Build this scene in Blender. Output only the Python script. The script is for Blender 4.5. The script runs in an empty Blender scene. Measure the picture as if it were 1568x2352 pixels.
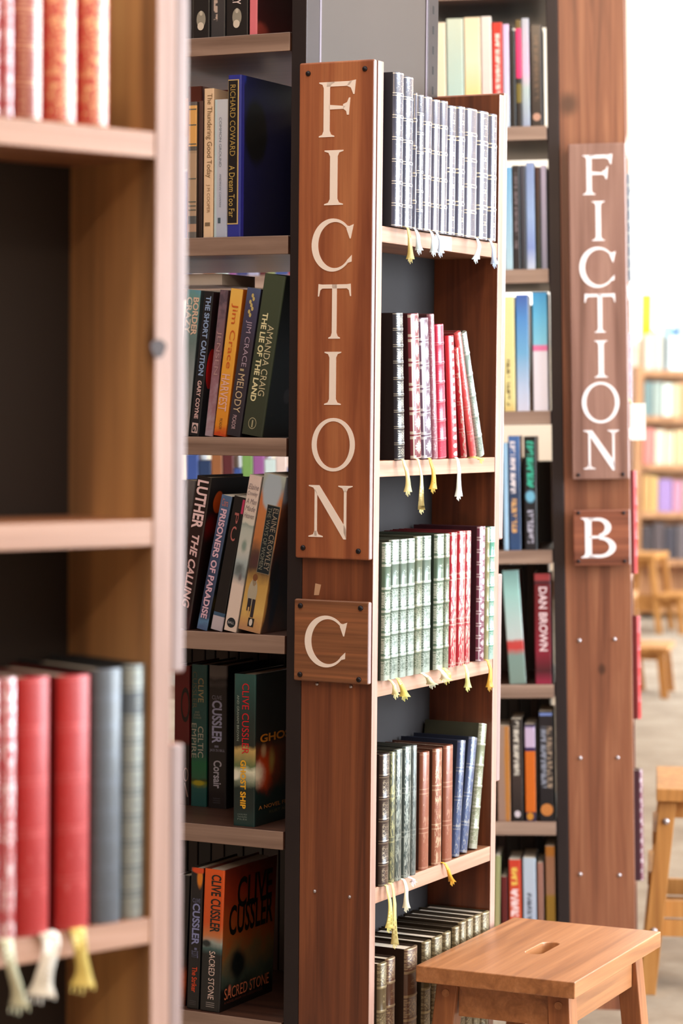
import bpy, bmesh, math, random
from mathutils import Matrix, Vector
random.seed(7)
SC = bpy.context.scene
COL = SC.collection
# ------------------------------------------------------------------ camera, world, windows, exposure
FPX, CX, CY = 5900.0, 784.0, 1176.0
PITCH, ROLL, CAM_H = math.atan(239 / 5900.0), 0.0095, 1.40
FWD = Vector((0, math.cos(PITCH), -math.sin(PITCH)))
_r0, _u0 = Vector((1, 0, 0)), Vector((0, math.sin(PITCH), math.cos(PITCH)))
RIGHT = math.cos(ROLL) * _r0 + math.sin(ROLL) * _u0
UP = -math.sin(ROLL) * _r0 + math.cos(ROLL) * _u0
EYE = Vector((0, 0, CAM_H))
cam_d = bpy.data.cameras.new('camera')
cam_d.sensor_fit = 'VERTICAL'; cam_d.sensor_height = 36.0
cam_d.lens = FPX / 2352 * 36.0
cam_d.clip_start = 0.05; cam_d.clip_end = 100
cam_d.dof.use_dof = True; cam_d.dof.focus_distance = 4.08; cam_d.dof.aperture_fstop = 5.2
cam = bpy.data.objects.new('camera', cam_d)
m3 = Matrix((RIGHT, UP, -FWD)).transposed()
cam.matrix_world = Matrix.Translation(EYE) @ m3.to_4x4()
COL.objects.link(cam); SC.camera = cam

WORLD_STRENGTH = 2.2
WINDOW_STRENGTH = 26.0
EXPOSURE = -0.2
w = bpy.data.worlds.new('world'); SC.world = w; w.use_nodes = True
bg = w.node_tree.nodes['Background']
bg.inputs['Color'].default_value = (1.0, 0.93, 0.86, 1); bg.inputs['Strength'].default_value = WORLD_STRENGTH
vs = SC.view_settings
vs.view_transform = 'Standard'; vs.look = 'None'; vs.exposure = EXPOSURE; vs.gamma = 1.0
vs.use_curve_mapping = False
SC.cycles.use_denoising = True
SC.cycles.max_bounces = 8

# warm ceiling lamps over the aisle, above the picture
for k, (lx, ly, lz, lw) in enumerate(((-.35, 1.7, 3.0, 75), (.3, -.7, 3.2, 90), (1.15, 4.3, 3.0, 48), (2.2, 5.0, 3.3, 90), (2.4, 9.0, 3.3, 110))):
    ld = bpy.data.lights.new('ceiling_lamp', 'POINT'); ld.energy = lw; ld.color = (1.0, .74, .48); ld.shadow_soft_size = .14
    lo = bpy.data.objects.new('ceiling_lamp', ld); lo.location = (lx, ly, lz); COL.objects.link(lo)

# ------------------------------------------------------------------ mesh and tagging helpers
def srgb(r, g, b):
    f = lambda c: (c / 255 / 12.92) if c / 255 <= .04045 else ((c / 255 + .055) / 1.055) ** 2.4
    return (f(r), f(g), f(b), 1.0)

class MB:
    def __init__(s): s.v, s.f, s.m, s.sm = [], [], [], []
    def face(s, pts, mat=0, smooth=False):
        i = len(s.v); s.v += [tuple(p) for p in pts]; s.f.append(tuple(range(i, i + len(pts)))); s.m.append(mat); s.sm.append(smooth)
    def mesh(s, verts, faces, mat=0, smooth=False):
        i = len(s.v); s.v += [tuple(p) for p in verts]
        for f in faces: s.f.append(tuple(k + i for k in f)); s.m.append(mat); s.sm.append(smooth)
    def box(s, x0, x1, y0, y1, z0, z1, mat=0, front=None, right=None):
        v = [(x, y, z) for z in (z0, z1) for y in (y0, y1) for x in (x0, x1)]
        s.mesh(v, [(0, 2, 3, 1), (4, 5, 7, 6), (0, 1, 5, 4), (2, 6, 7, 3), (0, 4, 6, 2), (1, 3, 7, 5)], mat)
        if front is not None: s.m[-4] = front
        if right is not None: s.m[-1] = right
    def hexa(s, b, t, mat=0):
        s.mesh(list(b) + list(t), [(3, 2, 1, 0), (4, 5, 6, 7), (0, 1, 5, 4), (1, 2, 6, 5), (2, 3, 7, 6), (3, 0, 4, 7)], mat)
    def cyl(s, p0, p1, r0, r1=None, n=16, mat=0, dome=0):
        r1 = r0 if r1 is None else r1
        p0, p1 = Vector(p0), Vector(p1); d = (p1 - p0).normalized()
        a = d.orthogonal().normalized(); b = d.cross(a)
        rings = [(p0, r0), (p1, r1)]
        for k in range(1, dome + 1):
            t = k / (dome + .25) * math.pi / 2
            rings.append((p1 + d * r1 * .6 * math.sin(t), r1 * math.cos(t)))
        vs_, fs = [], []
        for p, r in rings:
            vs_ += [p + (a * math.cos(2 * math.pi * i / n) + b * math.sin(2 * math.pi * i / n)) * r for i in range(n)]
        for k in range(len(rings) - 1):
            fs += [(k * n + i, k * n + (i + 1) % n, (k + 1) * n + (i + 1) % n, (k + 1) * n + i) for i in range(n)]
        s.mesh(vs_, fs, mat, True)
        s.mesh(vs_[:n], [tuple(reversed(range(n)))], mat); s.mesh(vs_[-n:], [tuple(range(n))], mat)
    def build(s, name, mats, parent=None, bevel=0, segs=2):
        me = bpy.data.meshes.new(name); me.from_pydata(s.v, [], s.f)
        for mt in (mats if isinstance(mats, (list, tuple)) else [mats]): me.materials.append(mt)
        me.polygons.foreach_set('material_index', s.m); me.polygons.foreach_set('use_smooth', s.sm)
        me.update()
        if bevel:
            bm = bmesh.new(); bm.from_mesh(me); bmesh.ops.remove_doubles(bm, verts=bm.verts, dist=1e-6); bm.to_mesh(me); bm.free()
        o = bpy.data.objects.new(name, me); COL.objects.link(o)
        if parent: o.parent = parent
        if bevel:
            md = o.modifiers.new('bevel', 'BEVEL'); md.width = bevel; md.segments = segs; md.limit_method = 'ANGLE'
        return o

def thing(name, label, cat, M, group=None):
    o = bpy.data.objects.new(name, None); o.empty_display_size = .05; COL.objects.link(o)
    o.matrix_world = M; o['label'] = label; o['category'] = cat
    if group: o['group'] = group
    return o
def struct(o): o['kind'] = 'structure'; return o

# ------------------------------------------------------------------ node materials
class NT:
    def __init__(s, name, rough=.5, spec=.5, coat=0, metallic=0):
        s.mat = bpy.data.materials.new(name); s.mat.use_nodes = True
        s.t = s.mat.node_tree; s.b = s.t.nodes['Principled BSDF']
        s.b.inputs['Roughness'].default_value = rough; s.b.inputs['Specular IOR Level'].default_value = spec
        s.b.inputs['Coat Weight'].default_value = coat; s.b.inputs['Coat Roughness'].default_value = .15
        s.b.inputs['Metallic'].default_value = metallic
        s.tc = None
    def link(s, a, b): s.t.links.new(a, b)
    def put(s, sock, v):
        if isinstance(v, bpy.types.NodeSocket): s.link(v, sock)
        else: sock.default_value = v
    def coord(s, kind='Object'):
        if s.tc is None: s.tc = s.t.nodes.new('ShaderNodeTexCoord')
        return s.tc.outputs[kind]
    def xyz(s, kind='Object'):
        n = s.t.nodes.new('ShaderNodeSeparateXYZ'); s.link(s.coord(kind), n.inputs[0]); return n.outputs
    def vec(s, x, y, z):
        n = s.t.nodes.new('ShaderNodeCombineXYZ')
        for k, v in zip(n.inputs, (x, y, z)): s.put(k, v)
        return n.outputs[0]
    def m(s, op, a, b=0.0, c=0.0, clamp=False):
        n = s.t.nodes.new('ShaderNodeMath'); n.operation = op; n.use_clamp = clamp
        s.put(n.inputs[0], a); s.put(n.inputs[1], b); s.put(n.inputs[2], c); return n.outputs[0]
    def noise(s, vec, scale, detail=3, rough=.5, dist=0):
        n = s.t.nodes.new('ShaderNodeTexNoise'); s.link(vec, n.inputs['Vector'])
        n.inputs['Scale'].default_value = scale; n.inputs['Detail'].default_value = detail
        n.inputs['Roughness'].default_value = rough; n.inputs['Distortion'].default_value = dist
        return n.outputs['Fac']
    def ramp(s, fac, stops, interp='LINEAR'):
        n = s.t.nodes.new('ShaderNodeValToRGB'); r = n.color_ramp; r.interpolation = interp
        while len(r.elements) < len(stops): r.elements.new(.5)
        for e, (p, c) in zip(r.elements, sorted(stops, key=lambda q: q[0])): e.position = p; e.color = c
        s.link(fac, n.inputs[0]); return n.outputs[0]
    def mix(s, fac, a, b, blend='MIX'):
        n = s.t.nodes.new('ShaderNodeMix'); n.data_type = 'RGBA'; n.blend_type = blend
        s.put(n.inputs[0], fac); s.put(n.inputs[6], a); s.put(n.inputs[7], b); return n.outputs[2]
    def step(s, x, e0, e1):
        n = s.t.nodes.new('ShaderNodeMapRange'); n.interpolation_type = 'SMOOTHSTEP'
        s.put(n.inputs[0], x); n.inputs[1].default_value = e0; n.inputs[2].default_value = e1; return n.outputs[0]
    def bump(s, h, strength=.2, dist=.002):
        n = s.t.nodes.new('ShaderNodeBump'); n.inputs['Strength'].default_value = strength; n.inputs['Distance'].default_value = dist
        s.link(h, n.inputs['Height']); s.link(n.outputs[0], s.b.inputs['Normal'])
    def color(s, v): s.put(s.b.inputs['Base Color'], v); return s.mat

_flat = {}
def flat(rgb, rough=.5, coat=0, metallic=0, spec=.5, name='paint', wear=.35):
    k = (rgb, rough, coat, metallic, spec, wear)
    if k not in _flat:
        n = NT(name, rough, spec, coat, metallic)
        v = n.noise(n.coord(), 60, 3)
        c = srgb(*rgb)
        _flat[k] = n.color(n.mix(n.m('MULTIPLY', v, wear), c, tuple(x * .7 for x in c[:3]) + (1,)))
    return _flat[k]

def wood(name, dark, mid, light, axis=2, across=26, along=1.6, rough=.42, coat=.25, seed=0.0, knots=(), fine=.28):
    n = NT(name, rough, .5, coat)
    n.b.inputs['Coat Roughness'].default_value = .3
    mp = n.t.nodes.new('ShaderNodeMapping'); n.link(n.coord(), mp.inputs[0])
    sc = [across] * 3; sc[axis] = along
    mp.inputs['Scale'].default_value = sc; mp.inputs['Location'].default_value = (seed * 3.1, seed * 1.7, seed * 2.3)
    a = n.noise(mp.outputs[0], 1.0, 5, .55, .9)
    mp2 = n.t.nodes.new('ShaderNodeMapping'); n.link(n.coord(), mp2.inputs[0])
    sc2 = [170] * 3; sc2[axis] = 4
    mp2.inputs['Scale'].default_value = sc2
    b = n.noise(mp2.outputs[0], 1.0, 3, .6)
    col = n.ramp(a, [(.28, srgb(*dark)), (.5, srgb(*mid)), (.72, srgb(*light))])
    col = n.mix(n.m('MULTIPLY', n.step(b, .35, .7), fine), col, srgb(*dark))
    X = n.xyz()
    for kx, ky, kz, r in knots:
        d = n.m('SQRT', n.m('ADD', n.m('ADD', n.m('POWER', n.m('SUBTRACT', X[0], kx), 2), n.m('POWER', n.m('SUBTRACT', X[1], ky), 2)),
                                  n.m('POWER', n.m('MULTIPLY', n.m('SUBTRACT', X[2], kz), .7), 2)))
        d = n.m('ADD', d, n.m('MULTIPLY', n.m('SUBTRACT', a, .5), r * .8))
        col = n.mix(n.m('MULTIPLY', n.m('SUBTRACT', 1, n.step(d, r * .25, r)), .8), col, srgb(58, 32, 22))
    n.bump(b, .12, .001)
    return n.color(col)

def gilt(name, base, gold, style, panels, seed=0.0, rough=.36, goldrough=.48, amount=.5, coat=.25, ior=1.45):
    """Leather spine with gold tooling: everything runs along the spine's own height."""
    n = NT(name, rough, .55, coat)
    n.b.inputs['Coat IOR'].default_value = ior
    G = n.xyz('Generated')
    gx, gz = G[0], G[2]
    ax = n.m('ABSOLUTE', n.m('SUBTRACT', gx, .5))
    pz = n.m('FRACT', n.m('MULTIPLY', gz, panels))
    az = n.m('ABSOLUTE', n.m('SUBTRACT', pz, .5))
    idx = n.m('FLOOR', n.m('MULTIPLY', gz, panels))
    fil = n.noise(n.vec(n.m('MULTIPLY', ax, 2.6), n.m('ADD', n.m('MULTIPLY', az, 6.0), seed), n.m('MULTIPLY', idx, .0)), 2.5, 3, .6, 1.2)
    edge = n.m('MULTIPLY', n.step(az, .42, .435), n.m('SUBTRACT', 1, n.step(az, .452, .465)))     # thin fillets by each band
    if style == 'leaf':
        orn = n.m('MULTIPLY', n.step(fil, .53 - amount * .1, .58 - amount * .1), n.m('SUBTRACT', 1, n.step(az, .36, .38)))
        band = n.step(az, .44, .45)
        # one plain panel carries the title
        plain = n.m('MULTIPLY', n.step(idx, panels - 2.6, panels - 2.5), n.m('SUBTRACT', 1, n.step(idx, panels - 1.6, panels - 1.5)))
        ttl = n.m('MULTIPLY', n.step(n.noise(n.vec(n.m('MULTIPLY', gx, 3), n.m('MULTIPLY', gz, 60), seed), 2, 1), .5, .55),
                  n.m('MULTIPLY', n.m('SUBTRACT', 1, n.step(ax, .22, .26)), n.m('SUBTRACT', 1, n.step(n.m('ABSOLUTE', n.m('SUBTRACT', az, .12)), .04, .06))))
        orn = n.m('ADD', n.m('MULTIPLY', orn, n.m('SUBTRACT', 1, plain)), n.m('MULTIPLY', ttl, plain))
        mask = n.m('MAXIMUM', n.m('MAXIMUM', orn, band), n.m('MULTIPLY', n.m('SUBTRACT', 1, n.step(gz, .03, .05)), .9))
    elif style == 'medal':
        X_, Y_ = n.m('MULTIPLY', ax, .42), az
        mask = edge
        for cx, cy, r in ((0, 0, .085), (0, .12, .065), (.085, .06, .05), (0, .21, .045), (.06, .15, .03), (0, .275, .022)):     # a spray of petals
            d = n.m('SQRT', n.m('ADD', n.m('POWER', n.m('SUBTRACT', X_, cx), 2), n.m('POWER', n.m('SUBTRACT', Y_, cy), 2)))
            mask = n.m('MAXIMUM', mask, n.m('SUBTRACT', 1, n.step(d, r * .8, r)))
        rail = n.m('MULTIPLY', n.m('MULTIPLY', n.step(ax, .36, .38), n.m('SUBTRACT', 1, n.step(ax, .42, .44))), n.m('SUBTRACT', 1, n.step(az, .42, .43)))
        corner = n.m('MULTIPLY', n.step(ax, .24, .27), n.m('MULTIPLY', n.step(az, .33, .35), n.m('SUBTRACT', 1, n.step(az, .42, .43))))
        mask = n.m('MAXIMUM', mask, n.m('MAXIMUM', rail, corner))
    elif style == 'lines':
        orn = n.m('MULTIPLY', n.step(fil, .60 - amount * .1, .66 - amount * .1), n.m('SUBTRACT', 1, n.step(az, .30, .34)))
        mask = n.m('MAXIMUM', n.m('MULTIPLY', orn, n.m('SUBTRACT', 1, n.step(ax, .36, .42))), edge)
    elif style == 'dots':
        body = n.m('SUBTRACT', 1, n.step(n.m('ADD', n.m('POWER', n.m('MULTIPLY', ax, 3.0), 2), n.m('POWER', n.m('MULTIPLY', az, 2.9), 2)), .6, .9))
        mask = body
    else:   # damask all over
        nn = n.noise(n.vec(n.m('MULTIPLY', ax, 3.0), n.m('ADD', n.m('MULTIPLY', gz, panels * 1.6), seed), 0), 3.4, 3, .6, 1.0)
        mask = n.m('MAXIMUM', n.m('MULTIPLY', n.step(nn, .57 - amount * .1, .63 - amount * .1), n.m('SUBTRACT', 1, n.step(ax, .40, .44))), n.m('MULTIPLY', edge, .6))
    mask = n.m('MULTIPLY', mask, 1.0, clamp=True)
    v = n.noise(n.coord(), 40, 3)
    bc = srgb(*base)
    col = n.mix(n.m('MULTIPLY', v, .5), bc, tuple(x * .6 for x in bc[:3]) + (1,))
    col = n.mix(mask, col, srgb(*gold))
    n.link(n.m('MULTIPLY', mask, .5), n.b.inputs['Metallic'])
    n.link(n.m('ADD', rough, n.m('MULTIPLY', mask, goldrough - rough)), n.b.inputs['Roughness'])
    n.bump(n.noise(n.coord(), 900, 2), .08, .0005)
    return n.color(col)

def art(name, stops, h, noise=.0, nscale=30, blobs=(), rough=.35, coat=.25, interp='LINEAR', speck=None, streak=None):
    """Printed cover: colours run up the book (z/h) with printed shapes placed on the unfolded cover (s = across spine then front)."""
    n = NT(name, rough, .5, coat)
    X = n.xyz()
    t = n.m('DIVIDE', X[2], h)
    s_ = n.m('ADD', X[0], X[1])
    nz = n.noise(n.coord(), nscale, 4, .6)
    if noise: t2 = n.m('ADD', t, n.m('MULTIPLY', n.m('SUBTRACT', nz, .5), noise))
    else: t2 = t
    col = n.ramp(t2, [(p, srgb(*c)) for p, c in stops], interp)
    for cs, ct, rs, rt, c, soft in blobs:
        d = n.m('SQRT', n.m('ADD', n.m('POWER', n.m('DIVIDE', n.m('SUBTRACT', s_, cs), rs), 2), n.m('POWER', n.m('DIVIDE', n.m('SUBTRACT', t, ct), rt), 2)))
        d = n.m('ADD', d, n.m('MULTIPLY', n.m('SUBTRACT', nz, .5), soft * 1.2))
        col = n.mix(n.m('SUBTRACT', 1, n.step(d, 1 - soft, 1 + soft * .3)), col, srgb(*c))
    if speck:
        c, thr, sc = speck
        col = n.mix(n.step(n.noise(n.coord(), sc, 3, .7), thr, thr + .06), col, srgb(*c))
    for st in (streak or ()):
        c, t0, t1, x0, x1 = st      # printed strokes too blurred to read
        msk = n.m('MULTIPLY', n.m('MULTIPLY', n.step(t, t0 - .005, t0 + .005), n.m('SUBTRACT', 1, n.step(t, t1 - .005, t1 + .005))),
                  n.m('MULTIPLY', n.step(X[0], x0 - .0005, x0 + .0005), n.m('SUBTRACT', 1, n.step(X[0], x1 - .0005, x1 + .0005))))
        msk = n.m('MULTIPLY', msk, n.step(n.noise(n.vec(n.m('MULTIPLY', X[0], 60), 0, n.m('MULTIPLY', X[2], 190)), 1.0, 1), .42, .52))
        col = n.mix(msk, col, srgb(*c))
    return n.color(col)

# ------------------------------------------------------------------ places
def frame(px, py, ang, lean=0.0, leanz=1.4):
    """u runs along the case front away from the camera, v into the stack, z up."""
    u = Vector((math.sin(ang), math.cos(ang), 0)); v = Vector((-math.cos(ang), math.sin(ang), 0))
    M = Matrix(((u.x, v.x, 0, px), (u.y, v.y, 0, py), (0, 0, 1, 0), (0, 0, 0, 1)))
    if lean: M = M @ Matrix.Translation((0, 0, leanz)) @ Matrix.Rotation(lean, 4, 'X') @ Matrix.Translation((0, 0, -leanz))
    return M
TURN = Matrix.Rotation(-math.pi / 2, 4, 'Z')      # case frame -> stack frame: x right along the shelf (= -v), y into the shelf (= u)
R = math.radians
FA = frame(-.1546 - .749 * .493, 2.35 - .663 * .493, R(48.5))
FC = frame(.0508, 4.05, R(27.2))
FB = frame(.663, 5.95, R(7.0), R(-1.5))
SA, SCs, SB = FA @ TURN, FC @ TURN, FB @ TURN

def ray(px, py): return FWD + RIGHT * ((px - CX) / FPX) - UP * ((py - CY) / FPX)
def hit(F, px, py, y0):
    """point of the plane y = y0 of frame F seen at photo pixel (px, py), in F's own coordinates"""
    I = F.inverted(); o = I @ EYE; d = I.to_3x3() @ ray(px, py)
    t = (y0 - o.y) / d.y
    return o + d * t
def proj(F, p):
    d = (F @ Vector(p)) - EYE; k = d.dot(FWD)
    return CX + FPX * d.dot(RIGHT) / k, CY - FPX * d.dot(UP) / k
def solve_x(F, px, y0, z):
    py = 1176.0
    for _ in range(4):
        p = hit(F, px, py, y0); py = proj(F, (p.x, y0, z))[1]
    return hit(F, px, py, y0).x
def solve_z(F, x, y0, py):
    z = 1.4
    for _ in range(4):
        a = proj(F, (x, y0, z))[1]; b = proj(F, (x, y0, z + .01))[1]
        z += (py - a) / (b - a) * .01
    return z
# ------------------------------------------------------------------ room shell
m_carpet = NT('carpet', .95, .1)
_n = m_carpet.noise(m_carpet.coord(), 260, 3, .7); _n2 = m_carpet.noise(m_carpet.coord(), 3.2, 4, .65)
_c = m_carpet.ramp(_n2, [(.3, srgb(140, 124, 108)), (.5, srgb(166, 150, 132)), (.7, srgb(184, 170, 152))])
m_carpet.bump(_n, .5, .004)
m_carpet = m_carpet.color(m_carpet.mix(m_carpet.m('MULTIPLY', _n, .45), _c, srgb(70, 58, 50)))
m_wall = NT('wall_plaster', .9, .2)
m_wall = m_wall.color(m_wall.mix(m_wall.noise(m_wall.coord(), 1.3, 4), srgb(255, 246, 230), srgb(246, 232, 212)))
m_wall_dark = flat((104, 76, 58), .8, name='brown_wall_paint')
m_frame_white = flat((235, 232, 225), .5, name='window_paint')
m_glow = NT('daylight_pane'); m_glow.b.inputs['Base Color'].default_value = (.8, .85, .9, 1)
m_glow.b.inputs['Emission Color'].default_value = (.80, .91, 1.0, 1); m_glow.b.inputs['Emission Strength'].default_value = WINDOW_STRENGTH
m_glow = m_glow.mat

b = MB(); b.box(-4.7, 5.2, -6, 19.4, -.1, 0); struct(b.build('floor', m_carpet))
b = MB(); b.box(-4.5, 5.2, 19.2, 19.4, 0, 6.0); struct(b.build('wall_back', m_wall))
b = MB(); b.box(-4.5, 5.2, 19.17, 19.2, 0, .14); struct(b.build('baseboard_back', flat((120, 84, 56), .5, name='baseboard_paint')))
b = MB(); b.box(-4.7, -4.5, -6, 19.2, 0, 6.0); struct(b.build('wall_left', m_wall_dark))
b = MB(); b.box(-4.5, 5.2, -6.2, -6, 0, 6.0); struct(b.build('wall_front', m_wall_dark))
WIN_X, WIN_Z0, WIN_Z1 = 4.6, .75, 3.5
b = MB(); b.box(WIN_X, WIN_X + .25, -6, 19.2, 0, WIN_Z0); b.box(WIN_X, WIN_X + .25, -6, 19.2, WIN_Z1, 4.3)
edges = []
for y0, y1 in ((1.9, 3.8), (4.0, 5.9), (12.0, 14.0), (14.4, 16.4)): edges.append((y0, y1))  # the last two windows are unseen, added to light the far room
prev = -6
for y0, y1 in edges: b.box(WIN_X, WIN_X + .25, prev, y0, WIN_Z0, WIN_Z1); prev = y1
b.box(WIN_X, WIN_X + .25, prev, 19.2, WIN_Z0, WIN_Z1)
struct(b.build('wall_right', m_wall))
for k, (y0, y1) in enumerate(edges):
    f = MB()
    for a, c in ((y0, y0 + .05), ((y0 + y1) / 2 - .025, (y0 + y1) / 2 + .025), (y1 - .05, y1)): f.box(WIN_X + .06, WIN_X + .12, a, c, WIN_Z0, WIN_Z1)
    for a, c in ((WIN_Z0, WIN_Z0 + .05), (2.2, 2.25), (WIN_Z1 - .05, WIN_Z1)): f.box(WIN_X + .065, WIN_X + .115, y0, y1, a, c)
    wf = struct(f.build('window_%d' % (k + 1), m_frame_white))
    g = MB(); g.box(WIN_X + .13, WIN_X + .14, y0, y1, WIN_Z0, WIN_Z1); g.build('pane', m_glow, wf)
# tall window in the end wall, far down the aisle
f = MB()
for x in (.6, 1.55, 2.5, 3.45): f.box(x - .03, x + .03, 19.1, 19.17, 1.9, 3.05)
for z in (1.9, 3.05): f.box(.6, 3.45, 19.105, 19.165, z - .03, z + .03)
wf = struct(f.build('window_5', m_frame_white))
m_glow2 = NT('far_daylight_pane'); m_glow2.b.inputs['Emission Color'].default_value = (1, .97, .92, 1); m_glow2.b.inputs['Emission Strength'].default_value = 2.2
g = MB(); g.box(.6, 3.45, 19.17, 19.18, 1.9, 3.05); g.build('pane', m_glow2.mat, wf)

# ------------------------------------------------------------------ timber
W_SIGN = wood('sign_timber', (122, 62, 38), (164, 96, 60), (184, 118, 76), 2, 22, 1.3, .42, .3, 1.0)
W_SIGN_SMALL = wood('sign_timber_cross_grain', (100, 60, 38), (142, 92, 60), (172, 108, 70), 0, 60, 1.6, .42, .3, 2.0, fine=.5)
W_POST = wood('case_timber', (70, 33, 20), (118, 64, 38), (148, 86, 52), 2, 30, 1.2, .42, .3, 3.0,
              knots=((.482, .08, .93, .02), (.482, .06, 1.21, .015), (.482, .09, .52, .025)))
W_SHELF = wood('case_shelf_timber', (100, 60, 38), (146, 96, 66), (170, 118, 84), 0, 30, 1.6, .45, .25, 4.0)
W_POST_A = wood('front_case_timber', (104, 76, 56), (190, 142, 94), (208, 164, 108), 2, 17, .6, .45, .25, 5.0, knots=((.483, .0, 1.455, .022), (.48, .09, 1.05, .02)))
W_POST_B = wood('far_case_timber', (88, 48, 34), (136, 84, 60), (166, 112, 82), 2, 24, 1.0, .4, .3, 6.0,
                knots=((0, .13, 2.11, .03), (0, .04, 1.98, .012), (0, .07, .80, .012)))
W_SIGN_B = wood('hazy_sign_timber', (104, 72, 62), (140, 104, 94), (160, 124, 112), 2, 20, 1.2, .38, .4, 7.0)  # haze over the far sign is mixed into these paler, greyer tones
W_SIGN_B2 = wood('far_sign_timber_cross_grain', (92, 48, 34), (134, 78, 58), (160, 96, 70), 0, 40, 1.8, .4, .35, 8.0)
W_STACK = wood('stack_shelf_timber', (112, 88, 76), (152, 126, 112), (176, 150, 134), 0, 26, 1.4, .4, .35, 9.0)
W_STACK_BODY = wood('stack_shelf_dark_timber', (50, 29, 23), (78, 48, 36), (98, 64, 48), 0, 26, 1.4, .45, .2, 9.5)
W_STOOL = wood('stool_beech', (134, 84, 50), (170, 112, 68), (190, 132, 88), 0, 40, 2.0, .4, .3, 10.0, fine=.35)
W_STOOL_LEG = wood('stool_beech_upright', (124, 74, 44), (160, 100, 60), (180, 118, 76), 2, 40, 2.0, .42, .25, 11.0, fine=.35)
W_PINE = wood('step_stool_pine', (146, 94, 40), (178, 122, 60), (198, 144, 80), 2, 40, 2.0, .62, .0, 12.0, fine=.3)
W_FAR = wood('far_bookcase_timber', (140, 92, 56), (176, 124, 80), (196, 146, 100), 2, 20, 1.4, .5, .2, 13.0)
W_EDGE = wood('pale_board_edge', (140, 106, 92), (172, 136, 122), (190, 156, 142), 2, 60, 2.0, .45, .3, 14.0, fine=.3)  # front edges of boards, signs and shelves, coloured paler than the faces
W_EDGE_SIGN = wood('pale_sign_edge', (126, 104, 100), (158, 136, 134), (176, 154, 152), 2, 60, 2.0, .45, .3, 16.0, fine=.3)
W_EDGE_SHELF = wood('pale_shelf_edge', (146, 106, 86), (176, 134, 112), (192, 152, 132), 0, 60, 2.0, .45, .3, 15.0, fine=.3)
M_STEEL = NT('dark_steel', .42, .5, 0, .6)
M_STEEL = M_STEEL.color(M_STEEL.mix(M_STEEL.noise(M_STEEL.coord(), 9, 4), srgb(62, 54, 54), srgb(48, 43, 46)))
M_PANEL = NT('grey_steel_panel', .6, .35, 0, 0)
M_PANEL = M_PANEL.color(M_PANEL.mix(M_PANEL.noise(M_PANEL.coord(), 3, 5), srgb(74, 63, 57), srgb(60, 52, 48)))
M_CASEBACK = flat((36, 32, 33), .75, spec=.25, name='dark_grey_board')
M_DARKBACK = flat((36, 26, 22), .7, name='dark_board')
M_BOLT = flat((44, 40, 44), .35, metallic=.7, name='bolt_steel')
M_SCREW = flat((190, 184, 190), .3, metallic=.8, name='screw_steel')
M_LETTER = flat((252, 238, 228), .5, name='letter_paint', wear=.1)
M_LETTER_B = flat((248, 244, 250), .5, name='letter_paint_white', wear=.1)
M_PAPER = flat((238, 236, 232), .8, name='label_paper')
M_PAGES = NT('page_block', .85, .2)
M_PAGES = M_PAGES.color(M_PAGES.mix(M_PAGES.noise(M_PAGES.coord(), 500, 2), srgb(232, 222, 206), srgb(196, 182, 164)))
M_PAGES_OLD = flat((206, 178, 140), .85, name='toned_pages')

# ------------------------------------------------------------------ end cases and the stacks behind them
def end_case(F, label, W, D, T, H, shelves, th, wood_side, wood_shelf, back_mat, back_h, name='end_case'):
    root = thing(name, label, 'bookcase', F)
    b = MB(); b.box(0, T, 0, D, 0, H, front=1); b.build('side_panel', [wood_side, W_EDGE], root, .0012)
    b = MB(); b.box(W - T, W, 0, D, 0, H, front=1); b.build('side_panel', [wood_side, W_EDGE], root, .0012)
    for z in shelves:
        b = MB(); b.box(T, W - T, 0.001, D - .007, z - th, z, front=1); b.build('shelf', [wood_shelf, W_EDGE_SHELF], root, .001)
    b = MB(); b.box(T, W - T, D - .006, D, 0, back_h); b.build('back_panel', back_mat, root)
    return root

def stack(S, label, L, x1, depth, shelves, th, H, panel=True, light_block=False):
    root = thing('book_stack', label, 'bookcase', S)
    for y0, y1 in ((0.0, .045), (depth - .03, depth + .012)):
        for xa in (x1 - .027, -L):
            b = MB(); b.box(xa, xa + .027, y0, y1, 0, H); b.build('upright', M_STEEL, root, .0015)
    if panel:
        b = MB(); b.box(x1 - .012, x1 - .002, .046, depth - .031, 0, H); b.build('end_panel', M_PANEL, root)
        for y in (.049, depth - .034):
            b = MB(); b.box(x1 - .0019, x1 - .0005, y - .003, y + .003, 0, H); b.build('panel_lip', flat((120, 112, 124), .4, metallic=.6, name='lip_steel'), root)
        b = MB()
        for k in range(66):
            z = .2 + k * .035; b.box(x1 - .0002, x1 + .0002, depth - .012, depth - .006, z, z + .014)
        b.build('upright_slots', flat((20, 18, 20), .8, name='slot_dark'), root)
    if light_block: b = MB(); b.box(-L + .03, x1 - .03, depth / 2, depth / 2 + .003, 0, H - .05); b.build('light_block_sheet', M_STEEL, root)  # unseen sheet added to stop light passing through the bookless stack
    for z in shelves:
        b = MB(); b.box(-L + .03, x1 - .029, -.002, depth, z - th, z, front=1); b.build('shelf', [W_STACK_BODY, W_STACK], root, .0012)
    return root

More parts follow.
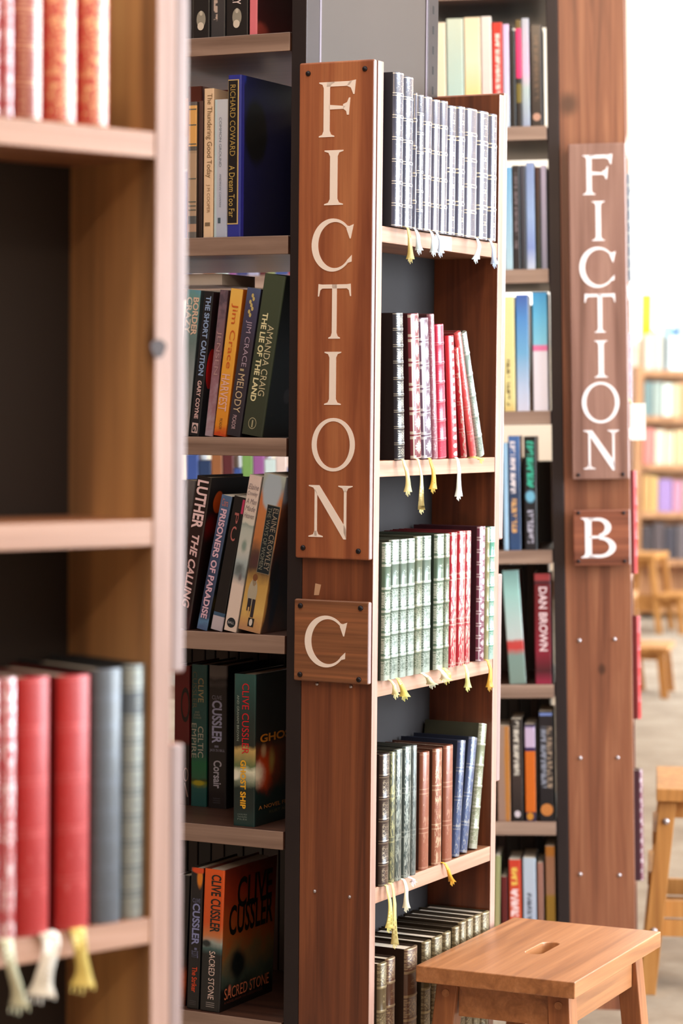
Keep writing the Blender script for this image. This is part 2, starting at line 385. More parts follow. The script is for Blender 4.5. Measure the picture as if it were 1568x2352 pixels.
ZC = [1.688, 1.317, .967, .636, .28]
ZA = [1.648, 1.2965, .9315, .58]
ZB = [2.05, 1.70, 1.36, 1.02, .68, .30]
SZC = [1.998, 1.675, 1.351, 1.033, .716, .405, .10]
SZB = [2.39, 2.062, 1.732, 1.403, 1.079, .765, .443, .12]
case_c = end_case(FC, 'tall shallow wooden end case with the C sign, leather books on five shelves', .493, .127, .0205, 1.945, ZC, .026, W_POST, W_SHELF, M_CASEBACK, 1.72)
case_a = end_case(FA, 'large blurred wooden end case nearest the camera at left, red books on it', .493, .138, .0216, 2.0, ZA, .0235, W_POST_A, W_SHELF, M_DARKBACK, 2.0)
case_b = end_case(FB, 'farthest wooden end case, seen edge-on, carrying the B sign', .493, .152, .021, 2.6, ZB, .026, W_POST_B, W_SHELF, M_PANEL, 2.6)
stack(SCs, 'dark steel book stack with pale shelves of novels behind the C end case', .98, -.1275, .48, SZC, .030, 2.6)
stack(SB, 'dark steel book stack with pale shelves of novels behind the B end case', 1.35, -.1525, .48, SZB, .032, 2.75)
stack(SA, 'book stack standing behind the nearest end case at the left edge', .98, -.1385, .48, [1.98, 1.65, 1.33, 1.0, .68, .36, .08], .03, 2.6, True, True)

# ------------------------------------------------------------------ signs
def ring(cx, cy, ro, so, ri, si, a0=0, a1=360, n=48, dx=0.0, dy=0.0):
    """strip between an outer and an inner ellipse"""
    ps = []
    A = [math.radians(a0 + (a1 - a0) * k / n) for k in range(n + 1)]
    for p, q in zip(A, A[1:]):
        o = lambda t: (cx + ro * math.cos(t), cy + so * math.sin(t)); i = lambda t: (cx + dx + ri * math.cos(t), cy + dy + si * math.sin(t))
        ps.append([o(p), o(q), i(q), i(p)])
    return ps
def stem(x, s, w, top=True, bot=True):
    R_ = [(s, 0), (s, .02), (w + .03, .045), (w, .11)] if bot else [(w, 0)]
    T_ = [(w, .89), (w + .03, .955), (s, .98), (s, 1)] if top else [(w, 1)]
    r = [(x + a, y) for a, y in R_ + T_]; l = [(x - a, y) for a, y in R_ + T_]
    return [[l[k], r[k], r[k + 1], l[k + 1]] for k in range(len(r) - 1)]
def glyph(c):
    if c == 'I': return stem(0, .17, .068)
    if c == 'F':
        return stem(0, .17, .068) + [[(.0, 1), (.0, .915), (.44, .915), (.50, .93), (.56, 1.0)], [(.44, .915), (.53, .88), (.585, .76), (.61, .76), (.64, 1.02), (.50, 1.0)],
                                     [(.05, .585), (.05, .50), (.37, .50), (.42, .55)], [(.37, .50), (.43, .46), (.45, .39), (.49, .39), (.52, .70), (.49, .70), (.45, .62), (.36, .585)]]
    if c == 'T':
        return stem(0, .17, .068, top=False) + [[(-.36, 1), (-.36, .925), (.36, .925), (.36, 1)], [(.36, .925), (.42, .89), (.455, .78), (.485, .78), (.47, 1.01), (.36, 1)],
                                     [(-.36, 1), (-.47, 1.01), (-.485, .78), (-.455, .78), (-.42, .89), (-.36, .925)]]
    if c == 'N':
        return [[(.0, .02), (.055, .02), (.055, .85), (.0, .93)], [(-.13, 0), (.185, 0), (.185, .02), (.085, .05), (.055, .12), (.0, .12), (-.03, .05), (-.13, .02)],
                [(-.13, 1), (-.13, .98), (-.03, .95), (.64, -.03), (.70, -.03), (.70, .17), (.10, 1)],
                [(.645, .1), (.70, -.03), (.70, .98), (.645, .98)], [(.52, 1), (.52, .98), (.61, .95), (.645, .88), (.70, .88), (.735, .95), (.83, .98), (.83, 1)]]
    if c == 'O': return ring(0, .5, .5, .52, .385, .455, dx=.0)
    if c == 'C':
        return ring(0, .5, .50, .52, .40, .45, 47, 318, 40, dx=.055) + [[(.34, .875), (.33, .81), (.41, .62), (.43, .62), (.50, .90), (.40, .865)],
                                                              [(.36, .145), (.345, .20), (.46, .30), (.455, .17)]]
    if c == 'B':
        return stem(0, .16, .07) + [[(0, 1), (0, .925), (.2, .925), (.2, 1)], [(0, .55), (0, .485), (.26, .485), (.26, .55)], [(0, .075), (0, 0), (.24, 0), (.24, .075)]] + \
            ring(.2, .755, .30, .245, .165, .17, -80, 90, 20) + ring(.24, .265, .36, .265, .215, .19, -90, 90, 22)

def sign(S, x0, x1, z0, z1, y, th, label, mat, letters=(), bolts=(), lmat=None, spacer=None, name='wooden_sign', standoff=0):
    """board hung on a case side; local x right, y away from the viewer, z up"""
    root = thing(name, label, 'sign', S @ Matrix.Translation(((x0 + x1) / 2, y, z0)))
    xm = (x0 + x1) / 2
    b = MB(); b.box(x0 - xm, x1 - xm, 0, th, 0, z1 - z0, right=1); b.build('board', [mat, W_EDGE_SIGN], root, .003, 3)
    if spacer: b = MB(); b.box(x0 - xm + .004, x1 - xm - .004, spacer[0], spacer[1], .01, z1 - z0 - .01); b.build('backing_strip', W_POST, root)
    for c, xa, xb, ya, yb in letters:
        p0 = hit(S, xa, (ya + yb) / 2, y); p1 = hit(S, xb, (ya + yb) / 2, y)
        za = hit(S, (xa + xb) / 2, ya, y).z; zb = hit(S, (xa + xb) / 2, yb, y).z
        P = glyph(c); xs = [q[0] for p in P for q in p]; ys = [q[1] for p in P for q in p]
        fx = lambda v: p0.x - xm + (v - min(xs)) / (max(xs) - min(xs)) * (p1.x - p0.x)
        fz = lambda v: zb - z0 + (v - min(ys)) / (max(ys) - min(ys)) * (za - zb)
        b = MB()
        for p in P:
            q = [(fx(a), fz(c2)) for a, c2 in p]
            if sum(q[i][0] * q[(i + 1) % len(q)][1] - q[(i + 1) % len(q)][0] * q[i][1] for i in range(len(q))) < 0: q.reverse()
            k = len(q)
            b.mesh([(a, -.0009, c2) for a, c2 in q] + [(a, .0002, c2) for a, c2 in q], [tuple(range(k))] + [(i, i + k, (i + 1) % k + k, (i + 1) % k) for i in range(k)])
        b.build('letter', lmat, root)
    for bx, by in bolts:
        q = hit(S, bx, by, y)
        b = MB(); b.cyl((q.x - xm, .004, q.z - z0), (q.x - xm, -.0015, q.z - z0), .0042, .0042, 16, 0, 3); b.build('bolt', M_BOLT, root)
    return root

ysC = -.0125
def zC(px, py): return hit(SCs, px, py, ysC).z
sign(SCs, -.1335, -.0005, zC(760, 1284), zC(760, 141), ysC, .0115, 'tall sharp wooden sign with the white word FICTION above the C sign', W_SIGN,
     [('F', 733, 817, 185, 314), ('I', 745, 788, 345, 471), ('C', 716, 812, 502, 624), ('T', 730, 806, 652, 778), ('I', 745, 783, 808, 930), ('O', 716, 815, 960, 1083), ('N', 709, 809, 1115, 1238)],
     [(708, 169), (838, 158), (696, 1258), (823, 1266)], M_LETTER)
sign(SCs, -.1345, -.0005, zC(760, 1568), zC(760, 1379), ysC, .0115, 'square wooden sign with one white letter C', W_SIGN_SMALL,
     [('C', 700, 797, 1414, 1533)], [(690, 1391), (828, 1397), (689, 1549), (824, 1561)], M_LETTER)
sign(SCs, -.134, -.0005, 1.172, 1.95, .4935, .017, 'long sign edge on the right side of the C end case, upper one', W_SIGN, spacer=None)
sign(SCs, -.134, -.0005, .746, 1.112, .4935, .017, 'shorter sign edge on the right side of the C end case, lower one', W_SIGN, spacer=None)
sign(SA, -.134, -.0005, 1.155, 1.95, .4935, .0155, 'long blurred sign edge on the nearest end case, above the gap', W_SIGN)
sign(SA, -.134, -.0005, .746, 1.0896, .4935, .0155, 'blurred sign edge on the nearest end case, below the gap', W_SIGN)
ysB = -.030
def zB(px, py): return hit(SB, px, py, ysB).z
xb0, xb1 = hit(SB, 1312, 945, ysB).x, hit(SB, 1443, 945, ysB).x
sign(SB, xb0, xb1, zB(1375, 1101), zB(1375, 329), ysB, .014, 'blurred wooden sign with the white word FICTION above the B sign', W_SIGN_B,
     [('F', 1338, 1406, 354, 447), ('I', 1359, 1388, 462, 553), ('C', 1330, 1414, 567, 661), ('T', 1342, 1413, 674, 764), ('I', 1365, 1395, 782, 867), ('O', 1336, 1422, 877, 972), ('N', 1340, 1422, 988, 1080)],
     [(1328, 1091), (1430, 1089)], M_LETTER_B, spacer=(.014, .0295))
sign(SB, xb0, xb1, zB(1375, 1299), zB(1375, 1171), ysB, .014, 'square wooden sign with one white letter B', W_SIGN_B2,
     [('B', 1334, 1414, 1189, 1281)], [(1328, 1178), (1432, 1178), (1328, 1289), (1434, 1289)], M_LETTER_B, spacer=(.014, .0295))
kp = hit(FA, 360, 800, -.0006)
def knot(root, x, y, z, rx, rz):
    b = MB(); P = [(x + rx * math.cos(t) * (1 + .15 * math.sin(3 * t)), z + rz * math.sin(t)) for t in [2 * math.pi * k / 20 for k in range(20)]]
    b.mesh([(a, y, c) for a, c in P] + [(a, y + .0008, c) for a, c in P], [tuple(range(20))] + [(i, (i + 1) % 20, (i + 1) % 20 + 20, i + 20) for i in range(20)])
    b.build('knot', flat((52, 26, 20), .5, name='knot_wood'), root)
knot(case_a, kp.x + .002, -.0006, kp.z, .0085, .0085)
# little fixings and scraps on the case sides
def dab(S, root, name, px, py, y, r, mat):
    p = hit(S, px, py, y)
    b = MB(); b.cyl((p.x, y + .001, p.z), (p.x, y - .0012, p.z), r, r, 12, 0, 2); b.build(name, mat, root).matrix_basis = TURN

for px, py in ((723, 2047), (803, 2060), (728, 1571), (806, 1577)): dab(SCs, case_c, 'screw', px, py, 0, .0028, M_SCREW)
for px, py in ((1330, 1471), (1411, 1468), (1332, 1741), (1418, 1740), (1332, 2008), (1422, 2010)): dab(SB, case_b, 'screw', px, py, 0, .0045, M_SCREW)
b = MB(); q = [hit(SCs, *p, -.0004) for p in ((724, 1340), (737, 1343), (732, 1367), (721, 1367), (722, 1356))]
b.mesh([(v.x, -.0006, v.z) for v in q] + [(v.x, 0, v.z) for v in q], [(4, 3, 2, 1, 0)] + [(i, (i + 1) % 5, (i + 1) % 5 + 5, i + 5) for i in range(5)])
o = b.build('glue_residue', flat((206, 164, 130), .8, name='old_glue'), case_c); o.matrix_basis = TURN
b = MB(); x0, x1 = solve_x(FC, 998, 0, 1.675), solve_x(FC, 1036, 0, 1.675)
b.box(x0, x1, -.0006, .0004, 1.663, 1.686); b.build('shelf_label', M_PAPER, case_c)

# ------------------------------------------------------------------ stools
def slab(b, hx, hy, z0, z1, slot=None):
    if not slot: b.box(-hx, hx, -hy, hy, z0, z1); return
    sl, sw, n = slot[0] / 2, slot[1] / 2, 10
    # slot outline, long along x
    lp = []
    for k in range(n + 1): t = -math.pi / 2 + math.pi * k / n; lp.append((sl - sw + sw * math.cos(t), sw * math.sin(t)))
    for k in range(n + 1): t = math.pi / 2 + math.pi * k / n; lp.append((-sl + sw + sw * math.cos(t), sw * math.sin(t)))
    N = len(lp)
    def out(p):     # matching point on the slab's rim
        x, y = p; k = max(abs(x) / hx, abs(y) / hy, 1e-6); return (x / k, y / k)
    rim = [out(p) for p in lp]
    cor = [(hx, hy), (-hx, hy), (-hx, -hy), (hx, -hy)]
    for z, flip in ((z1, False), (z0, True)):
        for i in range(N):
            j = (i + 1) % N
            a0 = math.atan2(rim[i][1], rim[i][0]); a1 = math.atan2(rim[j][1], rim[j][0])
            if a1 < a0 - 1e-9: a1 += 2 * math.pi
            mids = []
            for c in cor:
                t = math.atan2(c[1], c[0])
                for q in (t, t + 2 * math.pi):
                    if a0 + 1e-6 < q < a1 - 1e-6: mids.append((q, c))
            poly = [lp[i], rim[i]] + [c for _, c in sorted(mids)] + [rim[j], lp[j]]
            if flip: poly.reverse()
            b.face([(x, y, z) for x, y in poly])
    for i in range(N):
        j = (i + 1) % N
        b.mesh([(*lp[i], z0), (*lp[j], z0), (*lp[j], z1), (*lp[i], z1)], [(1, 0, 3, 2)], 0, True)
    loop = sorted(set((round(x, 7), round(y, 7)) for x, y in rim + cor), key=lambda p: math.atan2(p[1], p[0]))
    for k in range(len(loop)):
        p, q = loop[k], loop[(k + 1) % len(loop)]
        b.face([(*p, z0), (*q, z0), (*q, z1), (*p, z1)])

def leg(b, xt, yt, xb_, yb_, zt, wx, wy):
    t = [(xt + a * wx, yt + c * wy, zt) for a, c in ((-1, -1), (1, -1), (1, 1), (-1, 1))]
    o = [(xb_ + a * wx, yb_ + c * wy, 0) for a, c in ((-1, -1), (1, -1), (1, 1), (-1, 1))]
    b.hexa(o, t)

def seat_stool(M, label):
    root = thing('stool', label, 'stool', M)
    b = MB(); slab(b, .222, .136, .473, .5, (.104, .031)); b.build('seat', W_STOOL, root, .002, 3)
    for sx in (-1, 1):
        for sy in (-1, 1):
            b = MB(); leg(b, sx * .168, sy * .095, sx * .205, sy * .135, .4725, .0185, .0185); b.build('leg', W_STOOL_LEG, root, .002)
            xm = sx * (.168 + .037 * (.473 - .452) / .473) + sx * .0186
            b = MB(); b.cyl((xm - sx * .002, sy * .097, .452), (xm + sx * .0008, sy * .097, .452), .0065, n=16); b.build('peg', W_STOOL, root)
    for sx in (-1, 1):
        b = MB(); b.box(sx * .172 - .009, sx * .172 + .009, -.077, .077, .415, .4728); b.build('rail', W_STOOL, root, .001)
        b = MB(); b.box(sx * .193 - .009, sx * .193 + .009, -.1, .1, .14, .175); b.build('rail', W_STOOL, root, .001)
    for sy in (-1, 1):
        b = MB(); b.box(-.150, .150, sy * .099 - .009, sy * .099 + .009, .415, .4728); b.build('rail', W_STOOL, root, .001)
        b = MB(); b.box(-.172, .172, sy * .124 - .009, sy * .124 + .009, .18, .215); b.build('rail', W_STOOL, root, .001)
    return root
def hit_z(px, py, z):
    d = ray(px, py); return EYE + d * ((z - EYE.z) / d.z)
_q = hit_z(1507, 1812, .5)
NEAR_STEP = Matrix.Translation((_q.x, _q.y, 0)) @ Matrix.Rotation(R(-7), 4, 'Z') @ Matrix.Translation((.11, .20, 0))
ctr = Vector((.3433, 4.268, 0))
seat_stool(Matrix.Translation(ctr) @ Matrix.Rotation(R(65.3), 4, 'Z'), 'sharp wooden stool with a slotted seat in front of the C end case')

def step_stool(M, label, group=None, bolts=True):
    """two treads; the low tread stands out towards local +x"""
    root = thing('step_stool', label, 'step stool', M, group)
    b = MB(); b.box(-.11, .11, -.20, .20, .47, .5); b.build('top_tread', W_PINE, root, .002)
    b = MB(); b.box(.12, .30, -.20, .20, .225, .25); b.build('lower_tread', W_PINE, root, .002)
    for sy in (-1, 1):
        y = sy * .17
        b = MB(); leg(b, -.082, y, -.125, y, .4695, .02, .012); b.build('leg', W_PINE, root, .0015)
        b = MB(); leg(b, .082, y, .14, y, .4695, .02, .012); b.build('leg', W_PINE, root, .0015)
        b = MB(); leg(b, .26, y, .285, y, .2245, .02, .012); b.build('leg', W_PINE, root, .0015)
        b = MB(); b.box(-.11, .285, y - sy * .024 - .01, y - sy * .024 + .01, .184, .224); b.build('side_rail', W_PINE, root, .001)
        b = MB(); b.box(-.11, .13, y - sy * .024 - .01, y - sy * .024 + .01, .138, .178); b.build('side_rail', W_PINE, root, .001)
        b = MB(); b.box(-.075, .075, y - sy * .024 - .01, y - sy * .024 + .01, .425, .4695); b.build('side_rail', W_PINE, root, .001)
        if bolts:
            for x, z in ((-.086, .42), (.088, .42), (-.111, .155)):
                b = MB(); b.cyl((x, y + sy * .011, z), (x, y + sy * .014, z), .008, n=14, dome=3); b.build('bolt', M_SCREW, root)
    b = MB(); b.box(-.128, -.11, -.16, .16, .262, .292); b.build('stretcher', W_PINE, root, .001)
    b = MB(); b.box(-.118, -.1, -.16, .16, .36, .39); b.build('stretcher', W_PINE, root, .001)
    return root
def place(x, y, deg): return Matrix.Translation((x, y, 0)) @ Matrix.Rotation(R(deg), 4, 'Z')
step_stool(NEAR_STEP, 'pine step stool with steel bolts at the right edge of the picture')
step_stool(place(1.93, 16.3, -20), 'small far pine step stool in front of the distant bookcase', bolts=False)
step_stool(place(1.34, 12.7, -12), 'pine step stool half hidden behind the B end case, low tread showing', bolts=False)
# ------------------------------------------------------------------ lettering
_txt = {}
def text_geo(s, shear=0.0, bold=0.0):
    k = (s, shear, bold)
    if k not in _txt:
        c = bpy.data.curves.new('t', 'FONT'); c.body = s; c.resolution_u = 3; c.shear = shear; c.offset = bold
        o = bpy.data.objects.new('t', c); me = bpy.data.meshes.new_from_object(o)
        V = [(v.co.x, v.co.y) for v in me.vertices]; Fc = [tuple(p.vertices) for p in me.polygons]
        bpy.data.objects.remove(o); bpy.data.curves.remove(c); bpy.data.meshes.remove(me)
        xs = [a for a, _ in V]; ys = [b for _, b in V]
        sx, sy = (max(xs) - min(xs)) or 1, (max(ys) - min(ys)) or 1
        _txt[k] = ([((a - min(xs)) / sx, (b - min(ys)) / sy) for a, b in V], Fc)
    return _txt[k]
def lettering(root, s, mp, mat, name='title_lettering', shear=0.0, bold=0.0):
    V, Fc = text_geo(s, shear, bold); b = MB(); b.mesh([mp(a, c) for a, c in V], Fc); return b.build(name, mat, root)
def ink(rgb): return flat(rgb, .45, name='ink')
def on_spine(w, h, t1, t0, x0, x1, y=-.0006, horiz=False):
    """t1 -> t0 : start and end height as fractions of the book; x0..x1 across the spine"""
    if horiz: return lambda a, c: ((x0 + a * (x1 - x0)) * w, y, (t0 + c * (t1 - t0)) * h)
    return lambda a, c: ((x0 + c * (x1 - x0)) * w, y, (t1 + a * (t0 - t1)) * h)
def on_cover(w, d, h, y0, y1, t0, t1, slope=0):
    return lambda a, c: (w + .0006, (y0 + a * (y1 - y0)) * d, (t0 + c * (t1 - t0) + slope * a) * h)

# ------------------------------------------------------------------ books. local: x across the spine, spine at y = 0 facing -y, z up
def ribbon(root, x, L, sway, rgb, hang_y, wd=.0065, twist=0.0, loop=False):
    """silk marker: lies under the spine's foot, bends over the shelf edge and hangs with a frayed end"""
    b = MB(); P = []; n = 12
    P.append((x, hang_y + .012, .0012, wd, 0)); P.append((x, hang_y + .002, .0014, wd, 0)); P.append((x, hang_y - .0012, .0002, wd, 0))
    for k in range(1, n + 1):
        t = k / n
        ww = wd * (1.0 - .25 * math.sin(min(1, t * 1.25) * math.pi)) if t < .8 else wd * (1.0 + (t - .8) * 3.0)
        P.append((x + sway * t ** 1.3 + .0015 * math.sin(t * 6 + x * 900), hang_y - .0016 - .0036 * min(1, t * 3) - .001 * math.sin(t * 3.1), -L * t, ww, -.95 * min(1, t * 3) + twist * .5 * math.sin(t * 5)))
    vs_ = []
    for px, py, pz, ww, tw in P:
        dx, dy = math.cos(tw) * ww / 2, math.sin(tw) * ww / 2
        vs_ += [(px - dx, py - dy, pz), (px + dx, py + dy, pz), (px + dx, py + dy - .0005, pz - .0003), (px - dx, py - dy - .0005, pz - .0003)]
    fs = []
    for k in range(len(P) - 1):
        a = 4 * k; fs += [(a, a + 1, a + 5, a + 4), (a + 1, a + 2, a + 6, a + 5), (a + 2, a + 3, a + 7, a + 6), (a + 3, a, a + 4, a + 7)]
    b.mesh(vs_, fs, 0, True)
    x_, y_, z_, ww, _ = P[-1]
    for k in range(5):       # frayed threads
        xx = x_ + (k - 2) * ww * .22; e = .004 + .002 * ((k * 7) % 3)
        b.hexa([(xx - .0006 + (k - 2) * .0006, y_ - .0004, z_ - e), (xx + .0006 + (k - 2) * .0006, y_ - .0004, z_ - e), (xx + .0006 + (k - 2) * .0006, y_ + .0002, z_ - e), (xx - .0006 + (k - 2) * .0006, y_ + .0002, z_ - e)],
               [(xx - .0007, y_ - .0004, z_ + .001), (xx + .0007, y_ - .0004, z_ + .001), (xx + .0007, y_ + .0002, z_ + .001), (xx - .0007, y_ + .0002, z_ + .001)])
    b.build('ribbon_marker', flat(rgb, .45, name='silk'), root)

def leather_book(root, w, h, d, spine_mat, board_mat, ribs=5, bulge=.0035, pages=None):
    bt = min(.0024, w * .18); n = 8; b = MB()
    zs = [0, .0015]
    if ribs:
        for k in range(1, ribs + 1):
            z = h * k / (ribs + 1); zs += [z - .0026, z - .0012, z + .0012, z + .0026]
    zs += [h - .0015, h]
    prof = []
    for i, z in enumerate(zs):
        o = .0008 if (ribs and i >= 2 and i < len(zs) - 2 and (i - 2) % 4 in (1, 2)) else 0
        if i in (0, len(zs) - 1): o = -.0006
        prof.append((z, o))
    rows = []
    for z, o in prof:
        row = []
        for k in range(n + 1):
            a = math.pi * k / n
            row.append((w / 2 - w / 2 * math.cos(a), .0045 - (bulge + .0045 + o) * math.sin(a) ** .8, z))
        rows.append(row)
    vs_ = [p for r in rows for p in r]; m = n + 1
    b.mesh(vs_, [(i * m + k, i * m + k + 1, (i + 1) * m + k + 1, (i + 1) * m + k) for i in range(len(rows) - 1) for k in range(n)], 0, True)
    b.mesh(rows[-1], [tuple(range(m))]); b.mesh(rows[0], [tuple(reversed(range(m)))])
    b.face([(w, .0045, 0), (0, .0045, 0), (0, .0045, h), (w, .0045, h)])
    b.build('spine', spine_mat, root)
    b = MB(); b.box(0, bt, .0048, d, 0, h); b.box(w - bt, w, .0048, d, 0, h); b.build('boards', board_mat, root, .0006)
    b = MB(); b.box(bt + .0001, w - bt - .0001, .005, d - .005, .003, h - .0035); b.build('pages', pages or M_PAGES, root)

def cased_book(root, w, h, d, spine_mat, cover_mat, hard=False, pages=None):
    t = min(.0026 if hard else .0011, w * .2); r = min(.0022 if not hard else .0032, w * .3); b = MB()
    def path(o, rr):
        x0, x1, y0 = o, w - o, o
        P = [(x0, d)]
        for k in range(5): a = math.pi / 2 * k / 4; P.append((x0 + rr - rr * math.cos(a), y0 + rr - rr * math.sin(a)))
        for k in range(5): a = math.pi / 2 * k / 4; P.append((x1 - rr + rr * math.sin(a), y0 + rr - rr * math.cos(a)))
        return P + [(x1, d)]
    A, B_ = path(0, r), path(t, max(r - t, .0003)); n = len(A)
    vs_ = [(x, y, z) for L in (A, B_) for z in (0, h) for x, y in L]
    a0, a1, b0, b1 = 0, n, 2 * n, 3 * n
    for i in range(n - 1):
        mt = 0 if 1 <= i <= n - 3 else 1
        b.mesh([vs_[a0 + i], vs_[a0 + i + 1], vs_[a1 + i + 1], vs_[a1 + i]], [(0, 1, 2, 3)], mt, False)
        b.mesh([vs_[b0 + i], vs_[b0 + i + 1], vs_[b1 + i + 1], vs_[b1 + i]], [(3, 2, 1, 0)], mt)
        b.mesh([vs_[a1 + i], vs_[a1 + i + 1], vs_[b1 + i + 1], vs_[b1 + i]], [(0, 1, 2, 3)], mt)
        b.mesh([vs_[a0 + i], vs_[a0 + i + 1], vs_[b0 + i + 1], vs_[b0 + i]], [(3, 2, 1, 0)], mt)
    for i in (0, n - 1):
        q = [vs_[a0 + i], vs_[b0 + i], vs_[b1 + i], vs_[a1 + i]]; b.mesh(q, [(0, 1, 2, 3) if i == 0 else (3, 2, 1, 0)], 1)
    b.build('cover', [spine_mat, cover_mat], root)
    g = .003 if hard else .0
    b = MB(); b.box(t + .0001, w - t - .0001, t + .0006, d - g - .0005, g + .0002, h - g - .0004); b.build('pages', pages or M_PAGES, root)

def patch(root, name, mat, w, h, t0, t1, x0, x1, y=-.0003):
    b = MB(); b.box(x0 * w, x1 * w, y, y + .0002, t0 * h, t1 * h); return b.build(name, mat, root)
def cover_patch(root, name, mat, w, d, h, y0, y1, t0, t1):
    b = MB(); b.box(w + .0001, w + .0003, y0 * d, y1 * d, t0 * h, t1 * h); return b.build(name, mat, root)
def disc(root, name, mat, x, z, rx, rz, y=-.0003, n=24, hole=0):
    b = MB(); P = [(math.cos(2 * math.pi * k / n), math.sin(2 * math.pi * k / n)) for k in range(n)]
    if hole:
        for k in range(n):
            (a, c), (e, g) = P[k], P[(k + 1) % n]
            b.face([(x + rx * a, y, z + rz * c), (x + rx * e, y, z + rz * g), (x + rx * hole * e, y, z + rz * hole * g), (x + rx * hole * a, y, z + rz * hole * c)])
    else: b.face([(x + rx * a, y, z + rz * c) for a, c in P])
    return b.build(name, mat, root)

def seat_book(S, zs, y0, xl, xr, yt, xt=None, shrink=.975):
    """root matrix, width and height of a book read off the shelf; xt (top-left pixel) makes it lean"""
    a, c = solve_x(S, xl, y0, zs), solve_x(S, xr, y0, zs)
    if xt is None:
        h = solve_z(S, (a + c) / 2, y0, yt) - zs
        return S @ Matrix.Translation((a, y0, zs + .0003)), (c - a) * shrink, h
    p = hit(S, xt, yt, y0); th = math.atan2(p.x - a, p.z - zs); h = math.hypot(p.x - a, p.z - zs)
    wd = (c - a) * math.cos(th) * shrink
    if th > 0: M = S @ Matrix.Translation((c, y0, zs + .0003)) @ Matrix.Rotation(th, 4, 'Y') @ Matrix.Translation((-wd, 0, 0))
    else: M = S @ Matrix.Translation((a, y0, zs + .0003)) @ Matrix.Rotation(th, 4, 'Y')
    return M, wd, h

